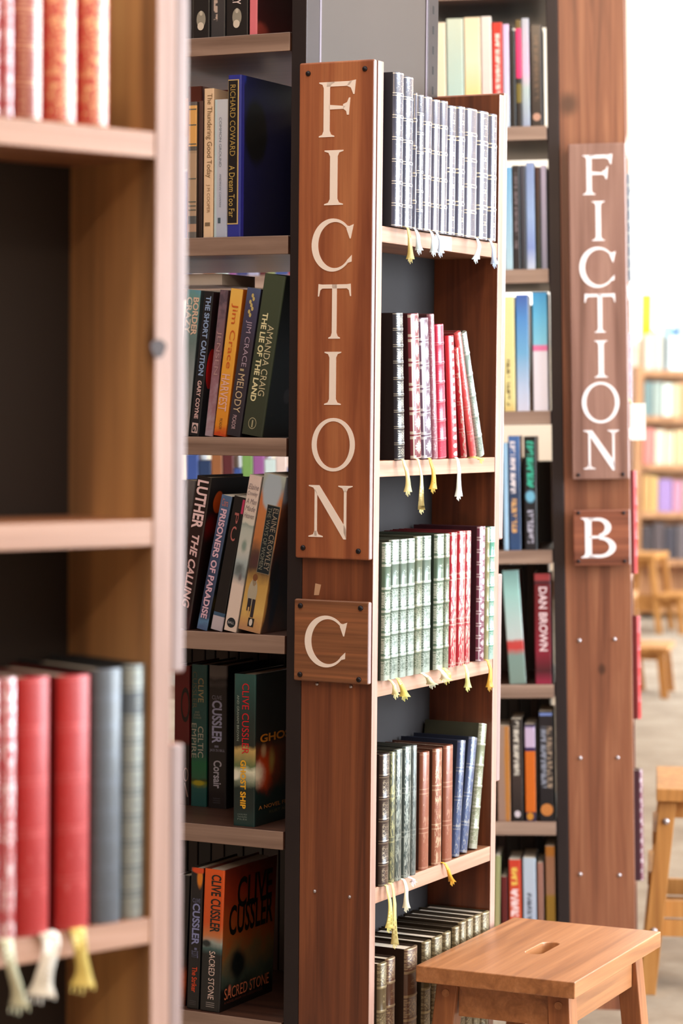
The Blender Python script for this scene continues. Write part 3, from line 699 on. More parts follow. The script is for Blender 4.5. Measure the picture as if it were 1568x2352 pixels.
# ------------------------------------------------------------------ leather bindings
def pair(name, base, gold, style, panels, **k):
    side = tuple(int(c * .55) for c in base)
    if not name.startswith(('navy', 'dark_gilt', 'rich_gilt', 'scarlet', 'red_brown')): gold = tuple(int(c * .8) for c in gold)
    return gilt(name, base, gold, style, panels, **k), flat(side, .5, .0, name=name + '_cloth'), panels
L_ = {
 'navy': pair('navy_gilt_leather', (74, 80, 102), (214, 210, 200), 'lines', 7, seed=1, amount=.2, ior=1.75, coat=.8, rough=.3),
 'navy_plain': pair('dark_gilt_leather', (88, 90, 110), (206, 192, 166), 'lines', 5, seed=2, amount=-.1, ior=1.75, coat=.8, rough=.3),
 'navy_rich': pair('rich_gilt_leather', (82, 86, 108), (222, 212, 182), 'lines', 4, seed=3, amount=.3, ior=1.75, coat=.8, rough=.3),
 'black_gilt': pair('black_gilt_leather', (30, 32, 44), (232, 226, 206), 'lines', 9, seed=4, amount=.9),
 'maroon': pair('maroon_gilt_leather', (112, 32, 46), (232, 214, 196), 'medal', 6, seed=5),
 'plum': pair('plum_gilt_leather', (92, 66, 88), (226, 218, 220), 'medal', 6, seed=6),
 'mauve': pair('mauve_gilt_leather', (140, 80, 96), (220, 190, 190), 'damask', 7, seed=7, amount=.3),
 'pink': pair('crimson_leather', (196, 36, 72), (236, 170, 176), 'lines', 7, seed=8, amount=.1),
 'red_dots': pair('red_dotted_leather', (192, 28, 46), (240, 214, 214), 'dots', 15, seed=9),
 'red': pair('red_gilt_leather', (176, 26, 44), (236, 206, 192), 'damask', 4, seed=10, amount=.7),
 'salmon': pair('salmon_red_leather', (214, 74, 78), (236, 190, 180), 'damask', 5, seed=11, amount=.2),
 'sage': pair('sage_gilt_leather', (120, 138, 130), (206, 216, 206), 'leaf', 6, coat=.35, seed=12),
 'green_leaf': pair('green_leaf_leather', (82, 104, 86), (216, 226, 210), 'leaf', 6, coat=.35, seed=13, amount=.8),
 'green_leaf2': pair('grey_green_leaf_leather', (92, 110, 98), (206, 220, 212), 'leaf', 6, coat=.35, seed=14, amount=.7),
 'green_dim': pair('dull_green_leaf_leather', (86, 98, 78), (176, 178, 156), 'leaf', 6, seed=15, amount=.5),
 'crimson': pair('crimson_floral_leather', (170, 24, 44), (240, 214, 200), 'damask', 3, seed=16, amount=.8),
 'wine': pair('wine_gilt_leather', (104, 40, 66), (220, 200, 206), 'medal', 11, seed=17),
 'olive': pair('olive_leather', (132, 130, 92), (200, 190, 140), 'lines', 9, seed=18, amount=.2),
 'jade': pair('jade_banded_leather', (70, 140, 118), (190, 214, 206), 'leaf', 9, seed=19, amount=1.0),
 'brown_gilt': pair('brown_gilt_leather', (50, 34, 30), (176, 160, 138), 'lines', 6, seed=20, amount=1.1),
 'moss': pair('moss_gilt_leather', (72, 76, 58), (196, 190, 138), 'damask', 3, seed=21, amount=.7),
 'bottle': pair('bottle_green_gilt_leather', (56, 66, 62), (172, 178, 166), 'damask', 3, seed=22, amount=.8),
 'bottle2': pair('bottle_green_leather', (50, 64, 62), (176, 182, 172), 'damask', 3, seed=23, amount=.9),
 'slate': pair('slate_green_leather', (72, 82, 80), (150, 156, 150), 'damask', 3, seed=24, amount=.5),
 'tan': pair('tan_brown_leather', (134, 74, 52), (214, 168, 140), 'damask', 3, seed=25, amount=-.4),
 'tan_gilt': pair('tan_gilt_leather', (134, 76, 52), (230, 200, 166), 'damask', 3, seed=26, amount=.3),
 'blue': pair('blue_gilt_leather', (52, 70, 110), (186, 184, 178), 'damask', 4, seed=27, amount=.2),
 'pale_green': pair('pale_green_leaf_leather', (124, 130, 104), (208, 208, 190), 'leaf', 6, seed=28, amount=.4),
 'dark_olive': pair('olive_brown_banded_leather', (92, 76, 50), (188, 170, 130), 'leaf', 6, seed=29, amount=.5),
 'brown_band': pair('brown_banded_leather', (84, 52, 36), (178, 150, 116), 'leaf', 6, seed=30, amount=.5),
 'near_red': pair('scarlet_gilt_leather', (176, 40, 34), (226, 170, 120), 'damask', 6, seed=31, amount=.6, coat=.8),
 'near_red_plain': pair('scarlet_leather', (172, 26, 28), (196, 90, 90), 'damask', 5, seed=32, amount=-.3, rough=.5, coat=.12),
 'near_red_rich': pair('scarlet_white_gilt_leather', (178, 44, 54), (236, 216, 220), 'damask', 5, seed=33, amount=.7, coat=.5),
 'near_brown': pair('red_brown_leather', (150, 66, 58), (226, 176, 140), 'lines', 4, seed=34, amount=.5, coat=.8),
 'near_blue': pair('slate_blue_leather', (78, 84, 92), (126, 134, 150), 'lines', 9, seed=35, amount=-.2, rough=.45, coat=.25),
 'near_grey': pair('grey_banded_leather', (84, 94, 104), (188, 194, 188), 'leaf', 10, seed=36, amount=1.4, rough=.45, coat=.2),
}
CREAM, GOLD_R, WHITE_R, YEL = (222, 206, 142), (216, 172, 62), (226, 234, 228), (226, 212, 110)

def leather_row(F, zs, y0, rows, where, group, depth=None, edge_v=0.0):
    for r in rows:
        xl, xr, yt, key, desc = r[:5]; o = r[5] if len(r) > 5 else {}
        yy = y0 + o.get('back', 0)
        M, wd, h = seat_book(F, zs, yy, xl, xr, yt, o.get('xt'))
        root = thing('leather_book', desc + ' ' + where, 'book', M, group)
        d = o.get('d', (depth or .117) - yy)
        sp, bd, np_ = L_[key]
        leather_book(root, wd, h, d, sp, bd, np_ - 1 if o.get('ribs', 5) else 0, pages=o.get('pages'))
        for fx, L, sway, rgb in o.get('rib', ()):
            ribbon(root, fx * wd, L, sway, rgb, min(-.0045, edge_v - yy - .002), o.get('rw', .0085), o.get('tw', .5))

BLUE_W = (206, 226, 236)
leather_row(FC, ZC[0], -.012, [
 (904, 925, 168, 'navy', 'first tall dark gilt book from the left', {'rib': [(1.15, .05, .002, (186, 168, 98))]}),
 (926.5, 947, 178, 'navy', 'second tall dark gilt book from the left', {'rib': [(.9, .034, .008, BLUE_W)]}),
 (947, 953, 214, 'navy_plain', 'thin recessed grey book after the two tall ones', {'back': .001}),
 (957, 970, 219, 'navy', 'short book with blank pale spine, fourth from left'),
 (971.5, 990, 223, 'navy_plain', 'fifth slim gilt book from the left', {'rib': [(.5, .034, .004, BLUE_W)]}),
 (991.5, 1008, 230, 'navy_plain', 'sixth slim gilt book from the left', {'rib': [(.2, .034, .008, (190, 204, 226))]}),
 (1009, 1026, 233, 'navy_plain', 'seventh slim gilt book from the left'),
 (1027, 1045, 244, 'navy_rich', 'eighth slim book, gilt diamond panels, from the left'),
 (1048.5, 1066, 246, 'navy_rich', 'fifth slim gilt book from the right'),
 (1069, 1095, 251, 'navy_plain', 'widest slim gilt book, third from the right', {'rib': [(.75, .036, -.012, BLUE_W)]}),
 (1098, 1120, 257, 'navy_rich', 'second slim gilt book from the right', {'rib': [(.9, .04, .012, (178, 196, 226))]}),
 (1123.5, 1138, 263, 'navy_rich', 'last slim gilt book against the right board'),
], 'on top C shelf', 'dark gilt leather books on the top shelf of the C end case')
leather_row(FC, ZC[1], -.004, [
 (911, 929.5, 719, 'black_gilt', 'black book with bright gilt spine, first from left', {'xt': 907, 'rib': [(.4, .052, .008, CREAM)]}),
 (948, 969, 721, 'maroon', 'maroon book with gilt medallions, second from left', {'xt': 941, 'ribs': 0, 'rib': [(.2, .082, .001, (226, 214, 150))], 'tw': 1.4}),
 (972.5, 993, 731, 'plum', 'plum book with gilt medallions, third from left', {'xt': 963.5, 'ribs': 0, 'rib': [(.35, .05, .001, GOLD_R)]}),
 (994.5, 1005, 722, 'mauve', 'thin mauve book beside the plum one', {'xt': 985, 'ribs': 0}),
 (1008.5, 1026, 746, 'pink', 'crimson ribbed book, fifth from left', {'xt': 1001, 'ribs': 7}),
 (1036, 1051, 772, 'red_dots', 'red book with column of white dots', {'xt': 1026.5, 'ribs': 0, 'rib': [(.35, .064, -.008, WHITE_R)]}),
 (1064, 1070.5, 800, 'red', 'thin red book leaning left behind the dotted one', {'xt': 1044, 'ribs': 0, 'd': .10}),
 (1084, 1094, 766, 'salmon', 'salmon red book leaning to the left', {'xt': 1047.5, 'ribs': 0, 'rib': [(.1, .008, .012, YEL)]}),
 (1101, 1113, 768, 'sage', 'grey green book leaning, last on the right', {'xt': 1059.5, 'ribs': 6}),
], 'on second C shelf', 'leather books on the second shelf of the C end case')
leather_row(FC, ZC[2], -.008, [
 (879.5, 895, 1246, 'green_leaf', 'first green leaf-gilt book from the left', {'rib': [(.6, .024, .012, (222, 210, 150))]}),
 (895.5, 914, 1240, 'green_leaf2', 'second green leaf-gilt book from the left', {'rib': [(.6, .03, .016, (230, 212, 110))], 'rw': .012}),
 (915.5, 932, 1239, 'green_leaf2', 'third green leaf-gilt book from the left'),
 (933, 950, 1237, 'green_leaf2', 'fourth green leaf-gilt book from the left'),
 (951.5, 967.5, 1232, 'green_dim', 'dull rubbed green book, fifth from the left', {'rib': [(.8, .02, .028, (224, 226, 186))], 'rw': .013}),
 (969, 987.5, 1231, 'green_leaf2', 'sixth green leaf-gilt book, before the gap,'),
 (999, 1017, 1227, 'green_leaf', 'green leaf-gilt book right after the gap', {'rib': [(.3, .016, .008, (236, 230, 200)), (.9, .018, -.002, (232, 222, 120))], 'rw': .013}),
 (1017.5, 1029, 1226, 'green_dim', 'last green leaf-gilt book before the red ones'),
 (1032, 1046.5, 1223, 'crimson', 'first crimson floral-gilt book from the left', {'ribs': 0}),
 (1050.5, 1066, 1220, 'crimson', 'second crimson floral-gilt book from the left', {'ribs': 0, 'rib': [(.6, .038, .003, (216, 220, 140))]}),
 (1066.5, 1078, 1219, 'crimson', 'third crimson floral-gilt book from the left', {'ribs': 0}),
 (1097, 1111, 1209, 'wine', 'purple wine-coloured gilt book', {'ribs': 0, 'rib': [(1.1, .046, .002, (206, 160, 56))]}),
 (1112, 1119.5, 1212, 'olive', 'thin olive book beside the purple one'),
 (1120.5, 1132.5, 1210, 'jade', 'jade green banded book against the right board', {'ribs': 9}),
], 'on third C shelf', 'leather books on the third shelf of the C end case')
leather_row(FC, ZC[3], -.003, [
 (873.5, 892.5, 1731, 'brown_gilt', 'dark brown tooled book, first from left', {'rib': [(.4, .068, .002, (232, 220, 130)), (1.0, .098, .004, (206, 188, 120))], 'tw': .9}),
 (893.5, 905, 1727, 'moss', 'moss green gilt book, second from left', {'ribs': 0}),
 (905.5, 921, 1721, 'bottle', 'bottle green gilt book, third from left', {'ribs': 0, 'rib': [(.9, .046, .002, (226, 220, 190))]}),
 (925, 942, 1714, 'bottle2', 'bottle green gilt book, fourth from left', {'ribs': 0, 'rib': [(.5, .008, .006, (232, 220, 226))]}),
 (942.5, 954, 1712, 'slate', 'dull slate green book, fifth from left', {'ribs': 0}),
 (966, 984, 1727, 'tan', 'tan brown book, first of the three', {'ribs': 0, 'back': .006}),
 (995.5, 1013, 1719, 'tan_gilt', 'tan brown book with gilt sprays, middle of three', {'ribs': 0, 'back': .006, 'rib': [(1.0, .034, .022, (218, 162, 44))]}),
 (1020, 1038, 1712, 'tan', 'tan brown book, last of the three', {'ribs': 0, 'back': .006}),
 (1040.5, 1054, 1704, 'blue', 'first blue gilt book, tilted slightly', {'xt': 1055.5, 'ribs': 0, 'back': .008}),
 (1057, 1072, 1699, 'blue', 'second blue gilt book, tilted slightly', {'xt': 1081, 'ribs': 0, 'back': .010}),
 (1081, 1095, 1667, 'pale_green', 'tall pale green banded book tilted to the right', {'xt': 1104, 'back': .012}),
], 'on fourth C shelf', 'leather books on the fourth shelf of the C end case')
leather_row(FC, ZC[4], -.002, [
 (868, 885, 2212, 'dark_olive', 'small olive banded book, first from left'),
 (886, 905, 2200, 'brown_band', 'small brown banded book, second from left'),
 (930, 957, 2176, 'brown_band', 'wide brown banded book behind the first gap'),
 (970, 987, 2162, 'dark_olive', 'olive banded book left of the stool seat'),
 (993, 1013, 2151, 'dark_olive', 'fifth olive banded book from the left'),
 (1017, 1032, 2141, 'dark_olive', 'sixth olive banded book from the left'),
 (1039, 1051, 2129, 'dark_olive', 'seventh olive banded book from the left'),
 (1053, 1067, 2117, 'dark_olive', 'fourth olive banded book from the right'),
 (1068, 1083, 2110, 'dark_olive', 'third olive banded book from the right'),
 (1085, 1101, 2102, 'dark_olive', 'second olive banded book from the right'),
 (1103, 1121, 2095, 'dark_olive', 'last olive banded book against the right board'),
], 'on bottom C shelf', 'banded leather books on the bottom shelf of the C end case')

leather_row(FA, ZA[0], .003, [
 (-42, 0, -60, 'near_red_rich', 'red gilt book cut off by the left edge', {}),
 (2, 31, -60, 'near_red_rich', 'bright red gilt book, leftmost fully in view,', {'ribs': 0}),
 (36, 101, -60, 'near_brown', 'red brown book with pale label, second', {'ribs': 0}),
 (104, 181, -60, 'near_red', 'blurred scarlet gilt book, third', {'ribs': 0}),
 (184, 254, -60, 'near_red', 'blurred scarlet gilt book, rightmost,', {'ribs': 0}),
], 'on top nearest shelf', 'red leather books on the top shelf of the nearest end case', .128)
leather_row(FA, ZA[2], .003, [
 (-46, -2, 1562, 'near_red_rich', 'red and white gilt book cut by the left edge', {}),
 (-1, 37, 1558, 'near_red_rich', 'red and white gilt book', {'ribs': 0, 'rib': [(.2, .058, .010, (206, 206, 176))], 'rw': .013}),
 (41, 116, 1556, 'near_red_plain', 'wide scarlet book with faint gilding', {'ribs': 0, 'rib': [(.85, .052, -.012, (236, 230, 218))], 'rw': .019, 'tw': .3}),
 (133, 208, 1552, 'near_red_plain', 'plain scarlet book beside the blue one', {'ribs': 0, 'rib': [(.5, .050, .002, (222, 198, 108))], 'rw': .016, 'tw': .2}),
 (212, 281, 1537, 'near_blue', 'slate blue leather book', {'back': .004, 'ribs': 0}),
 (283, 334, 1527, 'near_grey', 'grey gilt-banded book against the right board', {'back': .006, 'ribs': 0}),
], 'on lower nearest shelf', 'leather books on the lower shelf of the nearest end case', .128)

# ------------------------------------------------------------------ novels in the C stack
def novel(S, zs, y0, xl, xr, yt, label, spine, cover, xt=None, d=.13, hard=False, group=None, pages=None):
    M, wd, h = seat_book(S, zs, y0, xl, xr, yt, xt)
    root = thing('novel', label, 'book', M, group)
    sm = art(label[:40], h=h, **spine) if isinstance(spine, dict) else flat(spine, .38, .2, name='cover_stock')
    if cover is None: cm = sm
    else: cm = art(label[:40], h=h, **cover) if isinstance(cover, dict) else flat(cover, .38, .2, name='cover_stock')
    cased_book(root, wd, h, d, sm, cm, hard, pages)
    return root, wd, h, d
S = SCs
BLK = (26, 25, 27)
# top row (z 1.998)
g0 = 'black novels on the top shelf of the C stack'
zt = SZC[0]
for xl, xr, lab, words in ((443, 481, 'black novel with a pale round emblem, first from left, on top C stack shelf', None),
                           (519, 570, 'black novel with white letters and pale emblem on top C stack shelf', 'INTERCITY')):
    root, wd, h, d = novel(S, zt, .004, xl, xr, -150, lab, BLK, BLK, group=g0)
    disc(root, 'emblem', ink((150, 144, 132)), wd * .5, .030, .0085, .014); disc(root, 'emblem', ink((216, 204, 190)), wd * .48, .019, .006, .0065, -.0005)
    disc(root, 'emblem', ink((196, 188, 174)), wd * .5, .040, .003, .004, -.0005)
    if words: lettering(root, 'ARY', on_spine(wd, h, .062 / h + .06, .05 / h, .30, .68), ink((226, 208, 206)), bold=.02)
novel(S, zt, .008, 483, 517, -150, 'dark grey novel with a blue edge on top C stack shelf',
      dict(stops=[(0, (58, 58, 62)), (1, (70, 66, 66))], noise=.2, streak=[((190, 170, 160), .16, .9, .006, .013)]), (54, 54, 60), group=g0)
root, wd, h, d = novel(S, zt, .004, 572, 590, -150, 'pink spined novel with a dark red front on top C stack shelf', (226, 120, 132),
      dict(stops=[(0, (70, 18, 18)), (.3, (52, 12, 14)), (1, (30, 14, 14))], blobs=[(.03, .05, .03, .1, (150, 60, 50), .6)]), group=g0)
# second row (z 1.675)
g1 = 'novels on the second shelf of the C stack'; zt = SZC[1]; wh = 'on second C stack shelf'
root, wd, h, d = novel(S, zt, .004, 430, 449.5, 234, 'grey novel with orange bands and dark strokes ' + wh,
   dict(stops=[(0, (110, 106, 104)), (.04, (176, 144, 124)), (.10, (88, 90, 92)), (.16, (176, 150, 128)), (.24, (180, 152, 126)), (.62, (164, 140, 116)), (.64, (96, 92, 88)), (.67, (222, 168, 98)), (.95, (226, 176, 108)), (.97, (98, 92, 92)), (1, (98, 92, 92))], interp='CONSTANT'), (70, 58, 54), group=g1)
for t in (.685, .825, .94, .43, .20, .23, .26): patch(root, 'printed_band', ink((96, 100, 92)), wd, h, t, t + .008, .1, 1)
novel(S, zt, .010, 453.5, 464, 232, 'thin dark brown novel beside the grey banded one ' + wh, dict(stops=[(0, (44, 34, 32)), (.5, (80, 60, 58)), (1, (92, 62, 58))], noise=.3), (40, 30, 30), group=g1)
root, wd, h, d = novel(S, zt, .003, 466, 488.5, 203.5, 'cream novel with brown serif lettering ' + wh, (232, 200, 166), (220, 186, 150), group=g1)
lettering(root, 'The Thundering Good Today', on_spine(wd, h, .965, .40, .22, .88), ink((128, 104, 74)))
lettering(root, 'J M COOPER', on_spine(wd, h, .355, .165, .30, .70), ink((156, 124, 92)))
patch(root, 'publisher_mark', ink((128, 108, 84)), wd, h, .075, .10, .2, .72)
root, wd, h, d = novel(S, zt, .003, 490, 521.5, 228.5, 'pale blue mottled novel ' + wh, dict(stops=[(0, (176, 186, 210)), (.5, (190, 192, 208)), (1, (196, 200, 210))], noise=.8, nscale=60, blobs=[(.002, .5, .004, 2, (186, 208, 216), .5)]), (170, 180, 204), group=g1)
lettering(root, 'COMMON GROUND', on_spine(wd, h, .87, .51, .38, .56), ink((124, 136, 150)))
lettering(root, 'ANDREW COWAN', on_spine(wd, h, .46, .22, .42, .56), ink((136, 144, 160)))
patch(root, 'publisher_mark', ink((74, 92, 106)), wd, h, .10, .14, .32, .52)
root, wd, h, d = novel(S, zt, .002, 520.5, 552, 172.5, 'tall royal blue hardback with a black spine label ' + wh, (44, 52, 150),
   dict(stops=[(0, (22, 22, 62)), (1, (24, 26, 86))], blobs=[(.075, .66, .040, .22, (8, 8, 10), .25), (.032, .99, .012, .05, (40, 62, 190), .8), (.032, .45, .0045, 1.4, (52, 50, 160), .6)]), d=.19, hard=True, group=g1)
patch(root, 'spine_label', ink((206, 178, 124)), wd, h, .076, .972, .04, .84, -.0004)
patch(root, 'spine_label', flat((24, 22, 24), .4, name='label_black'), wd, h, .084, .966, .06, .75, -.0006)
lettering(root, 'RICHARD COWARD', on_spine(wd, h, .94, .50, .20, .60, -.0010), ink((176, 146, 78)))
lettering(root, 'A Dream Too Far', on_spine(wd, h, .44, .12, .16, .58, -.0010), ink((200, 168, 92)))
for xl, xr, yt, c, lab in ((428, 462, 199, (214, 132, 120), 'salmon pink book standing behind the grey banded novel ' + wh), (480, 500, 206, (206, 112, 100), 'red book standing behind the cream novel ' + wh), (503, 522, 207, (150, 60, 62), 'dark red book standing behind the pale blue novel ' + wh)):
    novel(S, zt, .19, xl, xr, yt, lab, c, c, group=g1)
# third row (z 1.351)
g2 = 'novels on the third shelf of the C stack'; zt = SZC[2]; wh = 'on third C stack shelf'
root, wd, h, d = novel(S, zt, .004, 399, 431, 668, 'teal novel with cream capitals, partly hidden, ' + wh,
   dict(stops=[(0, (170, 160, 158)), (.35, (150, 156, 160)), (.62, (104, 124, 124)), (.95, (104, 150, 150)), (1, (96, 150, 170))], noise=.2), (60, 66, 66), xt=428, group=g2)
lettering(root, 'BORDER', on_spine(wd, h, .95, .69, .56, .98), ink((222, 190, 170)), bold=.03)
lettering(root, 'CRAZY', on_spine(wd, h, .95, .70, .08, .50), ink((206, 194, 180)), bold=.03)
root, wd, h, d = novel(S, zt, .003, 433.5, 455, 672, 'black novel with pale blue capitals, leaning, ' + wh, dict(stops=[(0, (18, 24, 32)), (1, (26, 28, 34))]),
   dict(stops=[(0, (20, 20, 24)), (1, (40, 24, 26))], blobs=[(.034, .47, .013, .14, (186, 18, 16), .02)]), xt=468, group=g2)
lettering(root, 'THE SHORT CAUTION', on_spine(wd, h, .97, .42, .30, .86), ink((142, 166, 206)), bold=.03)
lettering(root, 'GARY COYNE', on_spine(wd, h, .385, .12, .34, .78), ink((216, 180, 178)), bold=.03)
patch(root, 'publisher_mark', ink((216, 188, 186)), wd, h, .02, .09, .22, .86); lettering(root, 'G', on_spine(wd, h, .08, .03, .3, .8, -.0009), ink((40, 44, 50)), bold=.03)
root, wd, h, d = novel(S, zt, .006, 468.5, 488, 668, 'mottled mauve grey novel, leaning, ' + wh, dict(stops=[(0, (170, 150, 162)), (.3, (150, 110, 124)), (.55, (128, 92, 100)), (.8, (120, 96, 108)), (1, (82, 70, 84))], noise=1.1, nscale=55), (80, 62, 70), xt=504, group=g2)
lettering(root, 'JENSEN', on_spine(wd, h, .72, .42, .2, .8), ink((176, 140, 142)))
root, wd, h, d = novel(S, zt, .003, 488.5, 517, 666, 'orange novel with red and white lettering, leaning, ' + wh, dict(stops=[(0, (196, 70, 30)), (.08, (220, 140, 40)), (.5, (230, 164, 60)), (1, (236, 188, 92))], noise=.25), (214, 110, 32), xt=528.5, group=g2)
lettering(root, 'Jim Crace', on_spine(wd, h, .90, .46, .25, .82), ink((204, 92, 34)))
lettering(root, 'HARVEST', on_spine(wd, h, .42, .17, .14, .82), ink((232, 184, 172)), bold=.01)
lettering(root, 'PICADOR', on_spine(wd, h, .12, .045, .40, .62), ink((110, 66, 30)))
root, wd, h, d = novel(S, zt, .003, 518, 550, 665, 'dark navy novel with gold flourish and pale capitals, leaning, ' + wh, dict(stops=[(0, (46, 44, 52)), (.6, (58, 52, 66)), (.85, (66, 66, 96)), (1, (76, 90, 128))], noise=.15), (50, 46, 60), xt=566, group=g2)
lettering(root, 'JIM CRACE', on_spine(wd, h, .78, .47, .28, .74), ink((176, 156, 176)))
lettering(root, 'MELODY', on_spine(wd, h, .42, .16, .26, .76), ink((206, 184, 150)))
lettering(root, 'PICADOR', on_spine(wd, h, .14, .045, .30, .58), ink((206, 176, 184)))
for k in range(7): disc(root, 'gold_flourish', ink((198, 178, 112)), wd * (.5 + .12 * math.sin(k * 2.1)), h * (.95 - k * .022), .0022, .0035, n=10)
patch(root, 'gold_flourish', ink((176, 158, 120)), wd, h, .44, .455, .34, .62)
root, wd, h, d = novel(S, zt, .002, 551, 601, 636, 'thick dark green hardback with cream capitals, leaning, ' + wh, dict(stops=[(0, (50, 58, 46)), (1, (64, 76, 58))], noise=.1),
   dict(stops=[(0, (16, 18, 16)), (1, (22, 24, 20))], blobs=[(.105, .26, .014, .05, (70, 66, 70), .3)], speck=((120, 84, 26), .70, 90)), xt=605, d=.165, hard=True, group=g2)
lettering(root, 'AMANDA CRAIG', on_spine(wd, h, .69, .25, .52, .82), ink((206, 196, 160)))
lettering(root, 'THE LIE OF THE LAND', on_spine(wd, h, .76, .21, .20, .46), ink((230, 222, 176)), bold=.03)
disc(root, 'publisher_mark', ink((170, 164, 132)), wd * .46, h * .075, wd * .19, h * .036, hole=.86); patch(root, 'publisher_mark', ink((170, 164, 132)), wd, h, .05, .095, .43, .49)
M = S @ Matrix.Translation((solve_x(S, 428, .05, 1.56) - .07, .05, solve_z(S, -.33, .05, 655)))
root = thing('novel', 'white book lying flat on top of the leaning novels ' + wh, 'book', M, g2)
b = MB(); b.box(-.06, .138, 0, .11, 0, .0012); b.box(-.06, .138, 0, .11, .0175, .0187); b.box(-.06, .138, .1088, .11, .0012, .0175); b.build('cover', flat((206, 198, 196), .5, name='white_cover'), root)
b = MB(); b.box(-.059, .137, .001, .1085, .0013, .0174); b.build('pages', flat((226, 220, 216), .8, name='white_pages'), root)
# fourth row (z 1.033)
g3 = 'novels on the fourth shelf of the C stack'; zt = SZC[3]; wh = 'on fourth C stack shelf'
novel(S, zt, .02, 385, 408, 1105, 'grey black novel half hidden at the left ' + wh, dict(stops=[(0, (40, 38, 40)), (.7, (70, 68, 70)), (1, (120, 116, 118))], noise=.5), (50, 48, 50), xt=426, group=g3)
root, wd, h, d = novel(S, zt, .003, 398, 433, 1098, 'black novel with bold pink white capitals, leaning, ' + wh,
   dict(stops=[(0, (60, 24, 34)), (.2, (28, 18, 22)), (.6, (38, 18, 20)), (1, (24, 20, 20))], noise=.2),
   dict(stops=[(0, (26, 18, 20)), (.5, (34, 18, 18)), (1, (26, 20, 20))], blobs=[(.062, .84, .016, .075, (214, 84, 20), .12), (.05, .68, .02, .09, (116, 16, 18), .8)]), xt=450, d=.15, hard=True, group=g3)
lettering(root, 'LUTHER', on_spine(wd, h, .975, .66, .14, .88), ink((240, 206, 208)), bold=.03)
lettering(root, 'THE CALLING', on_spine(wd, h, .62, .14, .30, .80), ink((230, 192, 194)), bold=.03, shear=.2)
root, wd, h, d = novel(S, zt, .004, 449, 474, 1141, 'blue novel with bold pale capitals, leaning, ' + wh, dict(stops=[(0, (76, 100, 140)), (.06, (90, 130, 170)), (.12, (50, 62, 92)), (.7, (60, 78, 110)), (1, (86, 112, 150))], noise=.3),
   dict(stops=[(0, (30, 34, 32)), (1, (26, 28, 30))], blobs=[(.034, .2, .012, .08, (90, 74, 26), .8)]), xt=507, group=g3)
lettering(root, 'PRISONERS OF PARADISE', on_spine(wd, h, .90, .085, .22, .80), ink((226, 186, 206)), bold=.03)
lettering(root, 'Ciara', on_spine(wd, h, .975, .92, .2, .8, horiz=True), ink((196, 120, 110)))
root, wd, h, d = novel(S, zt, .006, 481, 509, 1144, 'black novel with sparse rose letters, leaning, ' + wh, dict(stops=[(0, (190, 180, 190)), (.10, (190, 180, 190)), (.105, (60, 90, 120)), (.13, (24, 24, 26)), (1, (30, 28, 32))], interp='CONSTANT'), (24, 24, 26), xt=536, group=g3)
lettering(root, 'P', on_spine(wd, h, .88, .80, .35, .70), ink((170, 96, 92))); lettering(root, 'C', on_spine(wd, h, .78, .67, .30, .70, horiz=True), ink((180, 104, 98)))
patch(root, 'page_marker', ink((196, 60, 100)), wd, h, .88, .985, .80, .99)
root, wd, h, d = novel(S, zt, .002, 511.5, 541, 1095.5, 'cream novel with grey script and faded street scene ' + wh,
   dict(stops=[(0, (226, 206, 194)), (.30, (222, 204, 194)), (.36, (130, 142, 146)), (.45, (166, 180, 182)), (.52, (196, 196, 190)), (.66, (180, 188, 180)), (.69, (150, 162, 156)), (.70, (206, 204, 192)), (.76, (216, 200, 190)), (1, (222, 200, 192))], noise=.06, nscale=70, blobs=[(.010, .40, .009, .05, (98, 108, 110), .8), (.012, .55, .006, .05, (128, 148, 140), .8), (.014, .35, .004, .03, (110, 104, 108), .8)]), (190, 180, 170), xt=571, group=g3)
for k, wrd in enumerate(('Elaine', 'Crowley', 'A Man', 'Made', 'Heaven')):
    t1 = .945 - k * .046; lettering(root, wrd, on_spine(wd, h, t1, t1 - .034, .12, .94, horiz=True), ink((136, 124, 128)), shear=.3)
disc(root, 'publisher_mark', flat((30, 40, 48), .4, name='mark_navy'), wd * .52, h * .055, wd * .34, h * .032); lettering(root, 'BALL', on_spine(wd, h, .063, .047, .28, .76, -.0008, True), ink((196, 190, 192)))
root, wd, h, d = novel(S, zt, .001, 543, 596, 1096, 'thick novel with painted street scene and dark label ' + wh,
   dict(stops=[(0, (176, 132, 100)), (.06, (196, 150, 96)), (.12, (212, 174, 100)), (.30, (190, 150, 80)), (.40, (72, 52, 48)), (.50, (96, 70, 56)), (.58, (186, 116, 66)), (.85, (196, 124, 76)), (.92, (150, 156, 156)), (1, (176, 186, 178))], noise=.10, nscale=45,
        blobs=[(.020, .90, .018, .14, (170, 184, 196), .25), (.0, .80, .007, .09, (196, 112, 66), .5), (.013, .45, .016, .06, (78, 50, 50), .7)]),
   dict(stops=[(0, (80, 52, 40)), (.25, (34, 24, 26)), (.5, (54, 26, 20)), (.72, (92, 48, 28)), (.8, (120, 70, 50)), (1, (140, 140, 150))], noise=.2, nscale=40,
        blobs=[(.052, .95, .02, .13, (156, 160, 178), .3), (.058, .36, .014, .14, (20, 16, 18), .4), (.042, .16, .010, .18, (188, 132, 66), .6), (.072, .2, .012, .22, (22, 26, 42), .5)]), xt=603, d=.14, group=g3)
patch(root, 'spine_label', ink((140, 130, 112)), wd, h, .376, .812, .40, .98, -.0003); patch(root, 'spine_label', flat((20, 34, 40), .4, name='label_teal'), wd, h, .38, .808, .42, .96, -.0005)
lettering(root, 'ELAINE CROWLEY', on_spine(wd, h, .795, .40, .70, .93, -.0009), ink((156, 142, 124)))
lettering(root, 'THE WAYS OF WOMEN', on_spine(wd, h, .795, .40, .47, .64, -.0009), ink((132, 132, 118)))
